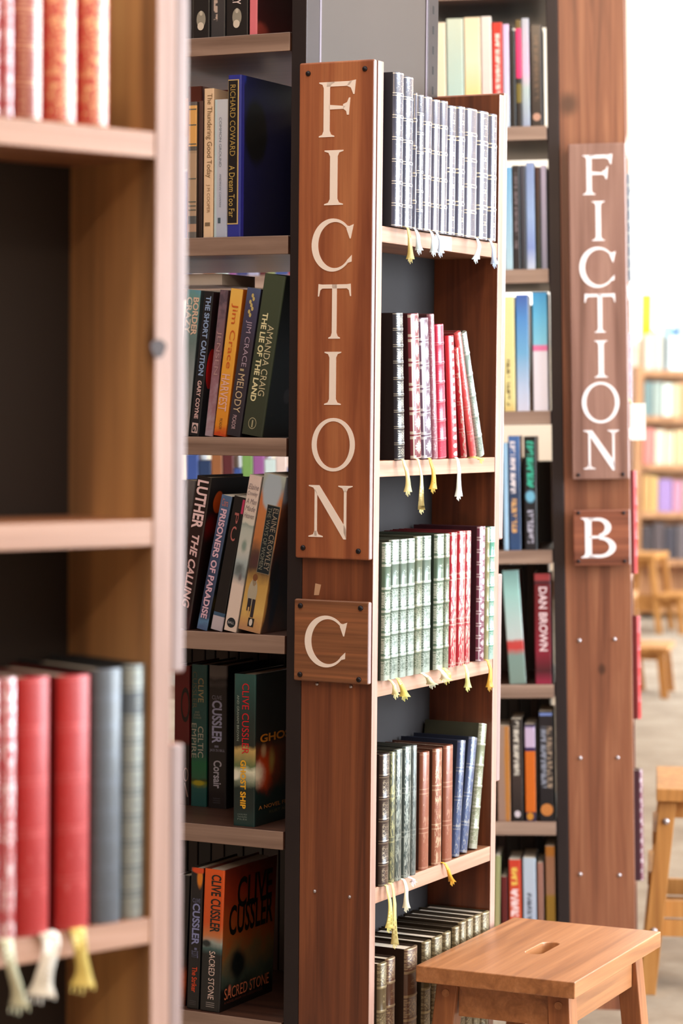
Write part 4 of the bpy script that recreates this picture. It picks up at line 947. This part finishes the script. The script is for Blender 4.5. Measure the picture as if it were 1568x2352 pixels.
disc(root, 'painted_boy', ink((226, 186, 140)), wd * .40, h * .325, .0042, .010); disc(root, 'painted_boy', ink((120, 74, 44)), wd * .40, h * .342, .0044, .006, -.0005)
disc(root, 'painted_boy', ink((176, 166, 146)), wd * .38, h * .245, .0085, .022)
patch(root, 'painted_boy', ink((40, 36, 44)), wd, h, .125, .205, .24, .40, -.0005); patch(root, 'painted_boy', ink((44, 38, 46)), wd, h, .09, .205, .44, .58, -.0005); patch(root, 'painted_boy', ink((206, 166, 110)), wd, h, .10, .15, .30, .36, -.0007)
patch(root, 'publisher_mark', ink((22, 26, 30)), wd, h, .03, .085, .40, .66, -.0006); disc(root, 'publisher_mark', ink((216, 206, 196)), wd * .53, h * .058, .003, .006, -.0009)
# fifth row (z .716)
g4 = 'hardbacks on the fifth shelf of the C stack'; zt = SZC[4]; wh = 'on fifth C stack shelf'
root, wd, h, d = novel(S, zt, .155, 398, 434, 1529, 'dark red hardback with a black ring letter, half hidden, ' + wh,
   dict(stops=[(0, (24, 20, 22)), (.42, (26, 20, 22)), (.46, (96, 8, 12)), (1, (124, 12, 18))]), (80, 10, 14), d=.15, hard=True, group=g4)
disc(root, 'title_lettering', ink((34, 22, 18)), wd * .74, h * .72, .009, .030, hole=.72)
disc(root, 'title_lettering', ink((150, 124, 116)), wd * .80, h * .22, .005, .012, hole=.8)
b = MB(); b.face([(wd * .70, -.0004, h * .16), (wd * .76, -.0004, h * .16), (wd * .98, -.0004, h * .06), (wd * .90, -.0004, h * .06)]); b.build('title_lettering', ink((150, 124, 116)), root)
root, wd, h, d = novel(S, zt, .155, 437, 474, 1527, 'teal green hardback with cream capitals ' + wh,
   dict(stops=[(0, (24, 80, 80)), (.13, (28, 90, 86)), (.16, (120, 130, 30)), (.18, (60, 70, 30)), (.20, (40, 100, 70)), (.30, (16, 110, 70)), (.38, (24, 82, 78)), (1, (34, 94, 96))], noise=.08, nscale=40, blobs=[(.016, .165, .012, .022, (176, 164, 30), .5)]), (18, 40, 40), d=.15, hard=True, group=g4)
lettering(root, 'CLIVE', on_spine(wd, h, .905, .735, .46, .80), ink((196, 178, 130)))
lettering(root, 'CUSSLER', on_spine(wd, h, .95, .69, .10, .38), ink((112, 112, 92)))
for k in range(3): lettering(root, ('AND', 'DIRK', 'CUSSLER')[k], on_spine(wd, h, .672 - k * .02, .658 - k * .02, .25 - k * .04, .55 + k * .06, horiz=True), ink((150, 156, 140)))
lettering(root, 'CELTIC', on_spine(wd, h, .565, .345, .46, .80), ink((196, 196, 180))); lettering(root, 'EMPIRE', on_spine(wd, h, .585, .34, .06, .36), ink((180, 182, 166)))
root, wd, h, d = novel(S, zt, .152, 477, 520.5, 1529, 'black hardback with pale blue capitals and a stormy top ' + wh,
   dict(stops=[(0, (18, 18, 24)), (.84, (22, 22, 28)), (.87, (70, 68, 72)), (.90, (30, 30, 36)), (.93, (112, 106, 106)), (1, (96, 92, 92))], noise=.05, nscale=40), (16, 18, 24), d=.15, hard=True, group=g4)
lettering(root, 'CLIVE', on_spine(wd, h, .79, .762, .20, .72, horiz=True), ink((150, 152, 176)))
lettering(root, 'CUSSLER', on_spine(wd, h, .755, .455, .20, .74), ink((176, 184, 226)), bold=.03)
patch(root, 'printed_band', ink((120, 124, 146)), wd, h, .425, .44, .34, .56); lettering(root, 'JACK DU BRUL', on_spine(wd, h, .415, .392, .10, .90, horiz=True), ink((160, 162, 186)))
lettering(root, 'Corsair', on_spine(wd, h, .335, .14, .30, .74), ink((190, 190, 206)), bold=.02)
for t in (.035, .05, .065): patch(root, 'publisher_mark', ink((58, 58, 66)), wd, h, t, t + .006, .28, .66)
root, wd, h, d = novel(S, zt, .012, 534.5, 585, 1549, 'thick green black hardback with a fiery ship scene ' + wh,
   dict(stops=[(0, (22, 58, 56)), (.12, (18, 36, 36)), (.25, (14, 36, 34)), (.30, (120, 130, 110)), (.36, (220, 220, 196)), (.40, (90, 110, 70)), (.50, (190, 160, 96)), (.53, (34, 40, 34)), (.70, (28, 46, 44)), (1, (40, 82, 78))], noise=.09, nscale=36,
        blobs=[(.002, .33, .012, .035, (226, 224, 206), .5)]),
   dict(stops=[(0, (12, 28, 28)), (.22, (14, 34, 32)), (.27, (60, 40, 26)), (.5, (90, 46, 24)), (.56, (28, 26, 24)), (1, (16, 22, 24))], noise=.08, nscale=36,
        blobs=[(.085, .38, .045, .15, (150, 50, 16), .9), (.072, .36, .032, .13, (214, 70, 16), .9), (.048, .34, .026, .085, (248, 232, 204), .9), (.098, .41, .012, .10, (170, 140, 70), .9), (.070, .49, .010, .05, (190, 150, 110), .8)]), d=.165, hard=True, group=g4)
lettering(root, 'CLIVE CUSSLER', on_spine(wd, h, .94, .475, .40, .72), ink((206, 20, 36)))
lettering(root, 'AND GRAHAM BROWN', on_spine(wd, h, .86, .56, .16, .26), ink((150, 162, 150)))
lettering(root, 'GHOST SHIP', on_spine(wd, h, .435, .115, .34, .60), ink((240, 178, 40)), bold=.03)
for k, s_ in enumerate(('A NOVEL FROM', 'THE NUMA', 'FILES')): lettering(root, s_, on_spine(wd, h, .082 - k * .016, .072 - k * .016, .22, .66, horiz=True), ink((126, 140, 132)))
lettering(root, 'GHOST', on_cover(wd, d, h, .10, .86, .545, .60), ink((200, 120, 22)), bold=.03)
lettering(root, 'A NOVEL FROM', on_cover(wd, d, h, .08, .84, .105, .13), ink((206, 130, 60)))
lettering(root, 'KURT AUSTIN', on_cover(wd, d, h, .30, .86, .065, .085), ink((110, 96, 70)))
# bottom row (z .405)
g5 = 'hardbacks on the bottom visible shelf of the C stack'; zt = SZC[5]; wh = 'on bottom C stack shelf'
novel(S, zt, .02, 396, 424, 2010, 'orange and black hardback half hidden at left ' + wh, dict(stops=[(0, (90, 40, 24)), (.2, (176, 76, 36)), (.32, (60, 26, 20)), (.4, (18, 16, 20)), (1, (18, 16, 20))], noise=.2), (20, 18, 20), d=.15, hard=True, xt=408, group=g5)
root, wd, h, d = novel(S, zt, .008, 426.5, 455.5, 1993, 'black hardback with blue capitals and orange title ' + wh,
   dict(stops=[(0, (14, 14, 18)), (.80, (16, 16, 22)), (.84, (24, 20, 24)), (1, (26, 22, 26))], blobs=[(.018, .93, .006, .075, (222, 130, 30), .5), (.016, .985, .016, .025, (214, 74, 28), .4)], noise=.02), (14, 14, 16), d=.15, hard=True, xt=438, group=g5)
lettering(root, 'CLIVE', on_spine(wd, h, .785, .755, .24, .86, horiz=True), ink((120, 124, 160)))
lettering(root, 'CUSSLER', on_spine(wd, h, .75, .455, .26, .86), ink((136, 142, 190)), bold=.03)
patch(root, 'printed_band', ink((110, 114, 150)), wd, h, .42, .435, .50, .70); lettering(root, 'SCOTT', on_spine(wd, h, .415, .365, .28, .84), ink((110, 114, 150)))
lettering(root, 'The Striker', on_spine(wd, h, .30, .12, .38, .80), ink((206, 70, 32)), bold=.02)
for t in (.03, .042, .054): patch(root, 'publisher_mark', ink((66, 62, 66)), wd, h, t, t + .004, .24, .78)
root, wd, h, d = novel(S, zt, .006, 456.5, 503, 1996, 'thick orange and black hardback with fiery front cover ' + wh,
   dict(stops=[(0, (18, 18, 20)), (.40, (22, 26, 28)), (.44, (60, 90, 90)), (.48, (150, 160, 154)), (.53, (196, 120, 70)), (.62, (206, 82, 24)), (1, (224, 88, 24))], noise=.05, nscale=40, blobs=[(.008, .475, .010, .03, (30, 40, 42), .5)]),
   dict(stops=[(0, (14, 14, 14)), (.10, (16, 18, 18)), (.20, (60, 72, 62)), (.38, (110, 84, 50)), (.5, (140, 70, 26)), (.8, (130, 40, 16)), (1, (96, 30, 16))], noise=.35, nscale=30,
        blobs=[(.095, .30, .03, .12, (14, 20, 20), .5), (.070, .14, .006, .035, (196, 110, 90), .7)]), d=.18, hard=True, xt=468.5, group=g5)
lettering(root, 'CLIVE CUSSLER', on_spine(wd, h, .965, .56, .38, .88), flat((18, 34, 32), .4, name='ink_dark'), bold=.02)
lettering(root, 'SACRED STONE', on_spine(wd, h, .425, .085, .40, .70), ink((232, 206, 196)))
for t in (.03, .044, .058): patch(root, 'publisher_mark', ink((140, 132, 128)), wd, h, t, t + .005, .32, .74)
lettering(root, 'CLIVE', on_cover(wd, d, h, .26, .92, .70, .92), flat((12, 12, 10), .4, name='ink_black'), bold=.02)
lettering(root, 'CUSSLER', on_cover(wd, d, h, .12, .95, .52, .735), flat((12, 12, 10), .4, name='ink_black'), bold=.02)
lettering(root, 'SACRED STONE', on_cover(wd, d, h, .08, .92, .075, .155), ink((216, 120, 84)))
lettering(root, 'A NOVEL FROM THE OREGON FILES', on_cover(wd, d, h, .08, .80, .045, .062), ink((120, 66, 50)))

# ------------------------------------------------------------------ novels in the B stack
S = SB
def brow(zt, y0, rows, where, group):
    for r in rows:
        xl, xr, yt, desc, stops = r[:5]; o = r[5] if len(r) > 5 else {}
        sp = dict(stops=stops, **{k: v for k, v in o.items() if k in ('noise', 'blobs', 'streak', 'interp', 'nscale')})
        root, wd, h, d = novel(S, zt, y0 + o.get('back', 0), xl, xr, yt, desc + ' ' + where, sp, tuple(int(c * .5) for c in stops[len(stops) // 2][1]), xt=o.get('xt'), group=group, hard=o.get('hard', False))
        for f in o.get('fx', ()): f(root, wd, h)
def two(a, b): return [(0, a), (1, b)]
brow(SZB[1], .004, [
 (1000, 1026, 52, 'cream novel, leftmost,', two((222, 206, 176), (232, 214, 186)), {'noise': .3}),
 (1028, 1067, 43, 'wide pale teal novel', two((164, 196, 194), (196, 204, 184)), {'noise': .3}),
 (1068, 1106, 40, 'cream yellow novel with a blue foot', [(0, (126, 146, 166)), (.27, (126, 146, 166)), (.29, (230, 204, 140)), (.6, (226, 214, 186)), (1, (232, 210, 176))]),
 (1107, 1131, 38, 'pale pink cream novel', two((226, 196, 190), (226, 214, 206)), {'noise': .4}),
 (1132, 1156, 52, 'red novel with white strokes', two((196, 46, 46), (206, 60, 46)), {'streak': [((236, 206, 196), .1, .9, .008, .018)]}),
 (1157, 1171, 56, 'lilac white novel', two((190, 206, 226), (222, 186, 222))),
 (1172, 1185, 70, 'narrow black novel', two((28, 26, 26), (30, 28, 28))),
 (1186, 1199.5, 46, 'black novel with magenta strokes', [(0, (34, 30, 30)), (.2, (34, 30, 30)), (.22, (112, 98, 40)), (.38, (112, 98, 40)), (.4, (34, 30, 30)), (.44, (34, 30, 30)), (.45, (222, 40, 106)), (.9, (222, 40, 106)), (.92, (100, 80, 34)), (1, (40, 34, 30))], {'interp': 'CONSTANT'}),
 (1200, 1217, 42, 'pale lilac and green novel', [(0, (150, 160, 186)), (.35, (170, 186, 186)), (.5, (212, 176, 206)), (1, (170, 176, 190))]),
 (1220, 1246, 58, 'dark brown novel with round badge, rightmost,', two((36, 28, 28), (54, 42, 40)), {'fx': [lambda r, w_, h: disc(r, 'badge', ink((190, 146, 126)), w_ * .5, h * .09, .009, .009)], 'streak': [((88, 68, 56), .25, .9, .008, .018)]}),
], 'on top B stack shelf', 'novels on the top shelf of the B stack')
brow(SZB[2], .004, [
 (1160, 1177.5, 384, 'light blue novel', two((176, 206, 220), (110, 170, 214))),
 (1178, 1195, 380, 'black novel with grey strokes', two((36, 34, 38), (44, 40, 42)), {'streak': [((108, 98, 104), .2, .95, .005, .012)]}),
 (1196, 1209, 380, 'dark slate novel', two((44, 48, 56), (66, 66, 78))),
 (1210, 1229.5, 374, 'blue and white novel', [(0, (196, 206, 226)), (.2, (130, 150, 206)), (.5, (150, 176, 220)), (1, (130, 150, 196))]),
 (1231, 1243, 384, 'dark green and red novel', two((34, 50, 42), (70, 40, 36))),
 (1244, 1257, 380, 'lilac novel beside the steel post', two((140, 140, 160), (180, 170, 196))),
], 'on second B stack shelf', 'novels on the second shelf of the B stack')
brow(SZB[3], .004, [
 (1158, 1184, 681, 'pale yellow novel', [(0, (216, 188, 116)), (.1, (226, 214, 150)), (1, (232, 222, 160))], {'streak': [((120, 104, 70), .05, .45, .006, .014)]}),
 (1187, 1216, 677, 'blue novel fading to white', [(0, (206, 206, 226)), (.2, (180, 196, 226)), (.5, (110, 170, 214)), (.8, (80, 140, 206)), (1, (66, 96, 170))]),
 (1225, 1259.5, 672, 'bright blue and white novel with a pink line', [(0, (226, 220, 230)), (.5, (226, 220, 232)), (.51, (222, 120, 166)), (.55, (222, 120, 166)), (.56, (130, 200, 226)), (.8, (96, 180, 222)), (1, (60, 150, 206))]),
], 'on third B stack shelf', 'novels on the third shelf of the B stack')
brow(SZB[4], .004, [
 (1157, 1168, 1018, 'thin light blue novel', two((160, 196, 226), (150, 190, 222))),
 (1170, 1197, 1002, 'blue novel with white and orange strokes', [(0, (44, 76, 120)), (.16, (44, 70, 110)), (.5, (40, 60, 90)), (1, (70, 110, 170))], {'streak': [((222, 214, 220), .5, .96, .004, .016), ((206, 160, 106), .15, .45, .006, .018)]}),
 (1206, 1234, 1003, 'black novel with teal strokes', [(0, (26, 30, 38)), (1, (22, 26, 28))], {'streak': [((56, 176, 150), .55, .97, .006, .022), ((170, 170, 190), .06, .35, .006, .020)], 'blobs': [(.013, .47, .012, .06, (110, 176, 206), .4)]}),
], 'on fourth B stack shelf', 'novels on the fourth shelf of the B stack')
def dan(r, w_, h): lettering(r, 'DAN BROWN', on_spine(w_, h, .88, .30, .28, .78), ink((236, 210, 216)), bold=.02)
brow(SZB[5], .004, [
 (1170, 1209, 1312, 'pale teal novel leaning to the left', [(0, (120, 140, 132)), (.25, (120, 146, 140)), (.32, (190, 60, 60)), (.37, (186, 70, 66)), (.4, (186, 196, 196)), (.8, (150, 196, 192)), (1, (110, 150, 150))], {'xt': 1152, 'noise': .06}),
 (1229, 1268, 1318, 'dark red novel with white capitals', [(0, (150, 36, 66)), (.12, (70, 22, 32)), (.3, (130, 30, 50)), (.6, (110, 22, 34)), (.9, (100, 20, 30)), (.92, (40, 26, 36)), (.95, (150, 56, 60)), (1, (140, 50, 56))], {'fx': [dan], 'hard': True}),
], 'on fifth B stack shelf', 'novels on the fifth shelf of the B stack')
brow(SZB[6], .004, [
 (1143, 1173, 1668, 'tan and orange novel', two((150, 120, 106), (150, 124, 110)), {'blobs': [(.024, .5, .008, 1, (176, 116, 52), .6)]}),
 (1176, 1202, 1652, 'dark novel with grey white strokes', [(0, (30, 28, 30)), (.4, (56, 46, 44)), (1, (44, 38, 36))], {'streak': [((196, 190, 180), .45, .98, .006, .018)], 'fx': [lambda r, w_, h: disc(r, 'badge', ink((206, 196, 206)), w_ * .5, h * .07, .007, .008)]}),
 (1207, 1231, 1664, 'purple novel with an orange panel', [(0, (40, 30, 60)), (.09, (200, 100, 30)), (.70, (206, 104, 30)), (.72, (50, 36, 80)), (.76, (190, 170, 200)), (.95, (176, 160, 196)), (.97, (44, 34, 70)), (1, (44, 34, 70))], {'interp': 'CONSTANT', 'fx': [lambda r, w_, h: disc(r, 'badge', ink((196, 130, 40)), w_ * .45, h * .05, .008, .009)]}),
 (1240, 1273, 1634, 'black novel with grey strokes and orange disc', [(0, (22, 24, 30)), (1, (26, 26, 32))], {'streak': [((128, 134, 150), .30, .86, .004, .016), ((150, 132, 116), .30, .86, .018, .030)], 'fx': [lambda r, w_, h: disc(r, 'badge', ink((190, 120, 60)), w_ * .5, h * .105, .0145, .0145), lambda r, w_, h: patch(r, 'printed_band', ink((110, 130, 190)), w_, h, .96, .985, .05, .95)]}),
], 'on sixth B stack shelf', 'novels on the sixth shelf of the B stack')
brow(SZB[7], .004, [
 (1133, 1146, 1966, 'cream green novel leaning to the right', two((176, 160, 116), (150, 156, 110)), {'xt': 1136, 'noise': .4}),
 (1153, 1167, 2014, 'short dark red novel', two((80, 20, 22), (96, 26, 28))),
 (1171, 1199, 1975, 'red novel with white and yellow strokes', [(0, (200, 60, 34)), (.3, (206, 80, 40)), (1, (196, 60, 44))], {'streak': [((240, 214, 216), .42, .70, .004, .022), ((230, 176, 60), .0, .38, .006, .02), ((226, 190, 90), .74, .92, .006, .02)]}),
 (1203, 1233, 1971, 'pale blue white novel', [(0, (160, 184, 220)), (.5, (176, 186, 206)), (1, (176, 190, 206))], {'streak': [((90, 96, 110), .3, .65, .009, .02)]}),
 (1236, 1250, 1982, 'dusty pink brown novel', two((130, 96, 84), (150, 106, 94))),
 (1255, 1277, 1944, 'brown and gold novel', [(0, (130, 96, 24)), (.55, (134, 100, 30)), (.58, (140, 100, 76)), (.9, (140, 96, 70)), (.92, (150, 92, 30)), (1, (150, 92, 30))]),
], 'on lowest B stack shelf', 'novels on the lowest shelf of the B stack')
# the part of the B stack glimpsed through the gaps of the C stack
rnd = random.Random(3)
pal = [(60, 84, 150), (40, 60, 96), (150, 160, 110), (170, 170, 200), (50, 90, 170), (150, 90, 150), (60, 66, 120), (190, 206, 230), (170, 205, 230), (226, 206, 200), (206, 226, 226), (150, 96, 60), (226, 210, 240), (190, 60, 60), (120, 160, 90), (90, 40, 44), (206, 150, 80)]
protos = {}
for zi in (1, 2, 3, 4):
    x = hit(SB, 425, 1000, .01).x
    while x < hit(SB, 700, 1000, .01).x:
        wd = rnd.choice((.018, .022, .026, .030)); h = rnd.choice((.20, .22, .235, .25)); c = rnd.choice(pal)
        M = SB @ Matrix.Translation((x, .006, SZB[zi] + .0003))
        k = (wd, h, c)
        lab = 'blurred book of the B stack glimpsed through the gaps above the C stack novels'
        root = thing('novel', lab, 'book', M, 'books glimpsed through the gaps of the C stack')
        if k in protos:
            for me_o in protos[k]:
                o = me_o.copy(); o.parent = root; COL.objects.link(o)
        else:
            cm = flat(c, .4, .1, name='cover_stock'); cased_book(root, wd, h, .13, cm, cm)
            protos[k] = [o for o in bpy.data.objects if o.parent == root]
        x += wd + .001

# dark books on the far sides of the two stacks, showing behind the front rows
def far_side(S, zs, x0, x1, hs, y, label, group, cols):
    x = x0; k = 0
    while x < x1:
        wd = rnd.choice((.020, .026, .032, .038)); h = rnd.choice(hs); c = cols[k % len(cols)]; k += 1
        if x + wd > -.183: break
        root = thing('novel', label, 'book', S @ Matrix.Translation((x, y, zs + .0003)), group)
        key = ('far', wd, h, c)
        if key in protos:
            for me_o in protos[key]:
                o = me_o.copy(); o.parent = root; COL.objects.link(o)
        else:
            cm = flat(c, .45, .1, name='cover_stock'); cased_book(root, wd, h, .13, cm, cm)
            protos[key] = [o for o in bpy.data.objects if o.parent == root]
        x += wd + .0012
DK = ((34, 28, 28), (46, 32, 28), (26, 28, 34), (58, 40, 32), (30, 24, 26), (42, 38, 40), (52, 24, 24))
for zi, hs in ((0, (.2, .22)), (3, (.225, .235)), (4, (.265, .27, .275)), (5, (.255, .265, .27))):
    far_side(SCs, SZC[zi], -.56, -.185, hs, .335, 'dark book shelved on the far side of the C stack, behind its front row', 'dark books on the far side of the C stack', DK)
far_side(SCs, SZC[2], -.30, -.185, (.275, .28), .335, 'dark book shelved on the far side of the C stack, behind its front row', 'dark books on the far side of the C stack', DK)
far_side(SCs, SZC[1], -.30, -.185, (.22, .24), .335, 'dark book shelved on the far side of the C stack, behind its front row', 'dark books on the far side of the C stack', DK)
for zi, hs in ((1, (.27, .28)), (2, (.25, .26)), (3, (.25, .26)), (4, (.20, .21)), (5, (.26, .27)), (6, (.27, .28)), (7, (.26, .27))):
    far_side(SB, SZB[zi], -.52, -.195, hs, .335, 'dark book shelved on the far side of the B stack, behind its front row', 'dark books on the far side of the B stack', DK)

# ------------------------------------------------------------------ books on the edge-on B end case, seen past its corner
def edge_book(zs, u, w_, h, out, key, label):
    root = thing('leather_book', label, 'book', FB @ Matrix.Translation((u, -out, zs + .0003)), 'leather books on the edge-on B end case')
    leather_book(root, w_, h, .13, *L_[key][:2]); return root
edge_book(ZB[1], .03, .03, .25, .006, 'black_gilt', 'dark book edge jutting past the far end case beside the letter I')
edge_book(ZB[2], .03, .03, .22, .004, 'mauve', 'mauve book edge jutting past the far end case below the yellow patch')
edge_book(ZB[3], .026, .035, .24, .012, 'near_red_plain', 'dark red book edge jutting past the far end case, upper')
edge_book(ZB[4], .026, .035, .24, .016, 'near_red_plain', 'dark red book edge jutting past the far end case, lower')
edge_book(ZB[5], .026, .035, .26, .018, 'wine', 'purple dark book edge low on the far end case beside the stool')
p = hit(FB, 1466, 930, -.004)
root = thing('price_card', 'white card hanging beside the O of the far sign', 'card', FB @ Matrix.Translation((.022, -.002, p.z - .088)))
b = MB(); b.box(0, .0015, -.036, 0, 0, .086); b.build('card', M_PAPER, root)
b = MB(); b.cyl((.0008, -.003, .085), (.0008, .004, .10), .0015, n=8); b.build('clip', flat((212, 190, 96), .4, metallic=.5, name='brass'), root)

# ------------------------------------------------------------------ distant bookcase against the end wall
FX, FY = 2.02, 17.3
FF = Matrix.Translation((FX, FY, 0))
root = thing('far_bookcase', 'blurred distant wooden bookcase at the far end of the aisle', 'bookcase', FF)
ZF = [1.675, 1.365, 1.04, .72, .40, .08]
b = MB(); b.box(-.05, 0, 0, .3, 0, 1.70); b.build('side_panel', W_FAR, root)
b = MB(); b.box(1.4, 1.45, 0, .3, 0, 1.70); b.build('side_panel', W_FAR, root)
b = MB(); b.box(0, 1.4, .27, .3, 0, 1.70); b.build('back_panel', W_FAR, root)
for z in ZF: b = MB(); b.box(0, 1.4, 0, .268, z - .04, z); b.build('shelf', W_FAR, root)
fars = [
 (0, [(.06, .24, (226, 196, 180), 'pale pink'), (.06, .27, (196, 190, 176), 'light grey'), (.045, .30, (150, 190, 206), 'light blue'), (.05, .29, (96, 130, 160), 'slate blue')], 'on top of the distant bookcase'),
 (1, [(.05, .23, (110, 132, 130), 'grey green'), (.06, .23, (150, 160, 150), 'sage'), (.06, .22, (216, 226, 210), 'mint white'), (.05, .22, (206, 180, 140), 'beige'), (.05, .23, (216, 150, 96), 'orange'), (.06, .22, (206, 166, 120), 'tan')], 'on the second shelf of the distant bookcase'),
 (2, [(.07, .24, (206, 120, 110), 'rose'), (.06, .23, (226, 206, 180), 'cream'), (.06, .22, (214, 196, 160), 'straw'), (.06, .23, (206, 176, 130), 'sand'), (.06, .22, (226, 214, 190), 'ivory')], 'on the third shelf of the distant bookcase'),
 (3, [(.05, .25, (196, 150, 90), 'ochre'), (.04, .24, (206, 166, 100), 'honey'), (.09, .22, (150, 120, 170), 'violet'), (.06, .21, (190, 130, 150), 'dusty pink'), (.06, .22, (176, 150, 130), 'fawn')], 'on the fourth shelf of the distant bookcase'),
 (4, [(.07, .22, (60, 50, 52), 'charcoal'), (.07, .24, (80, 66, 66), 'dark brown'), (.07, .22, (54, 48, 56), 'near black'), (.07, .23, (92, 80, 80), 'smoky grey')], 'on the dim fifth shelf of the distant bookcase'),
]
for zi, L, wh in fars:
    x = .012
    for wd, h, c, nm in L:
        r = thing('book', '%s blurred book %s' % (nm, wh), 'book', FF @ Matrix.Translation((x, .03, ZF[zi] + .0003)), 'blurred books ' + wh)
        cm = flat(c, .5, .05, name='cover_stock'); cased_book(r, wd, h, .17, cm, cm); x += wd + .008
r = thing('display_card', 'white card propped on top of the distant bookcase', 'card', FF @ Matrix.Translation((.17, .004, ZF[0])))
b = MB(); b.box(0, .26, 0, .02, 0.0005, .225); b.build('card', M_PAPER, r)
r = thing('display_card', 'bright yellow card standing on the left end of the distant bookcase', 'card', FF @ Matrix.Translation((.003, .21, ZF[0])))
b = MB(); b.box(.0, .075, 0, .02, .0005, .52); b.build('card', flat((246, 226, 30), .6, name='yellow_card'), r)
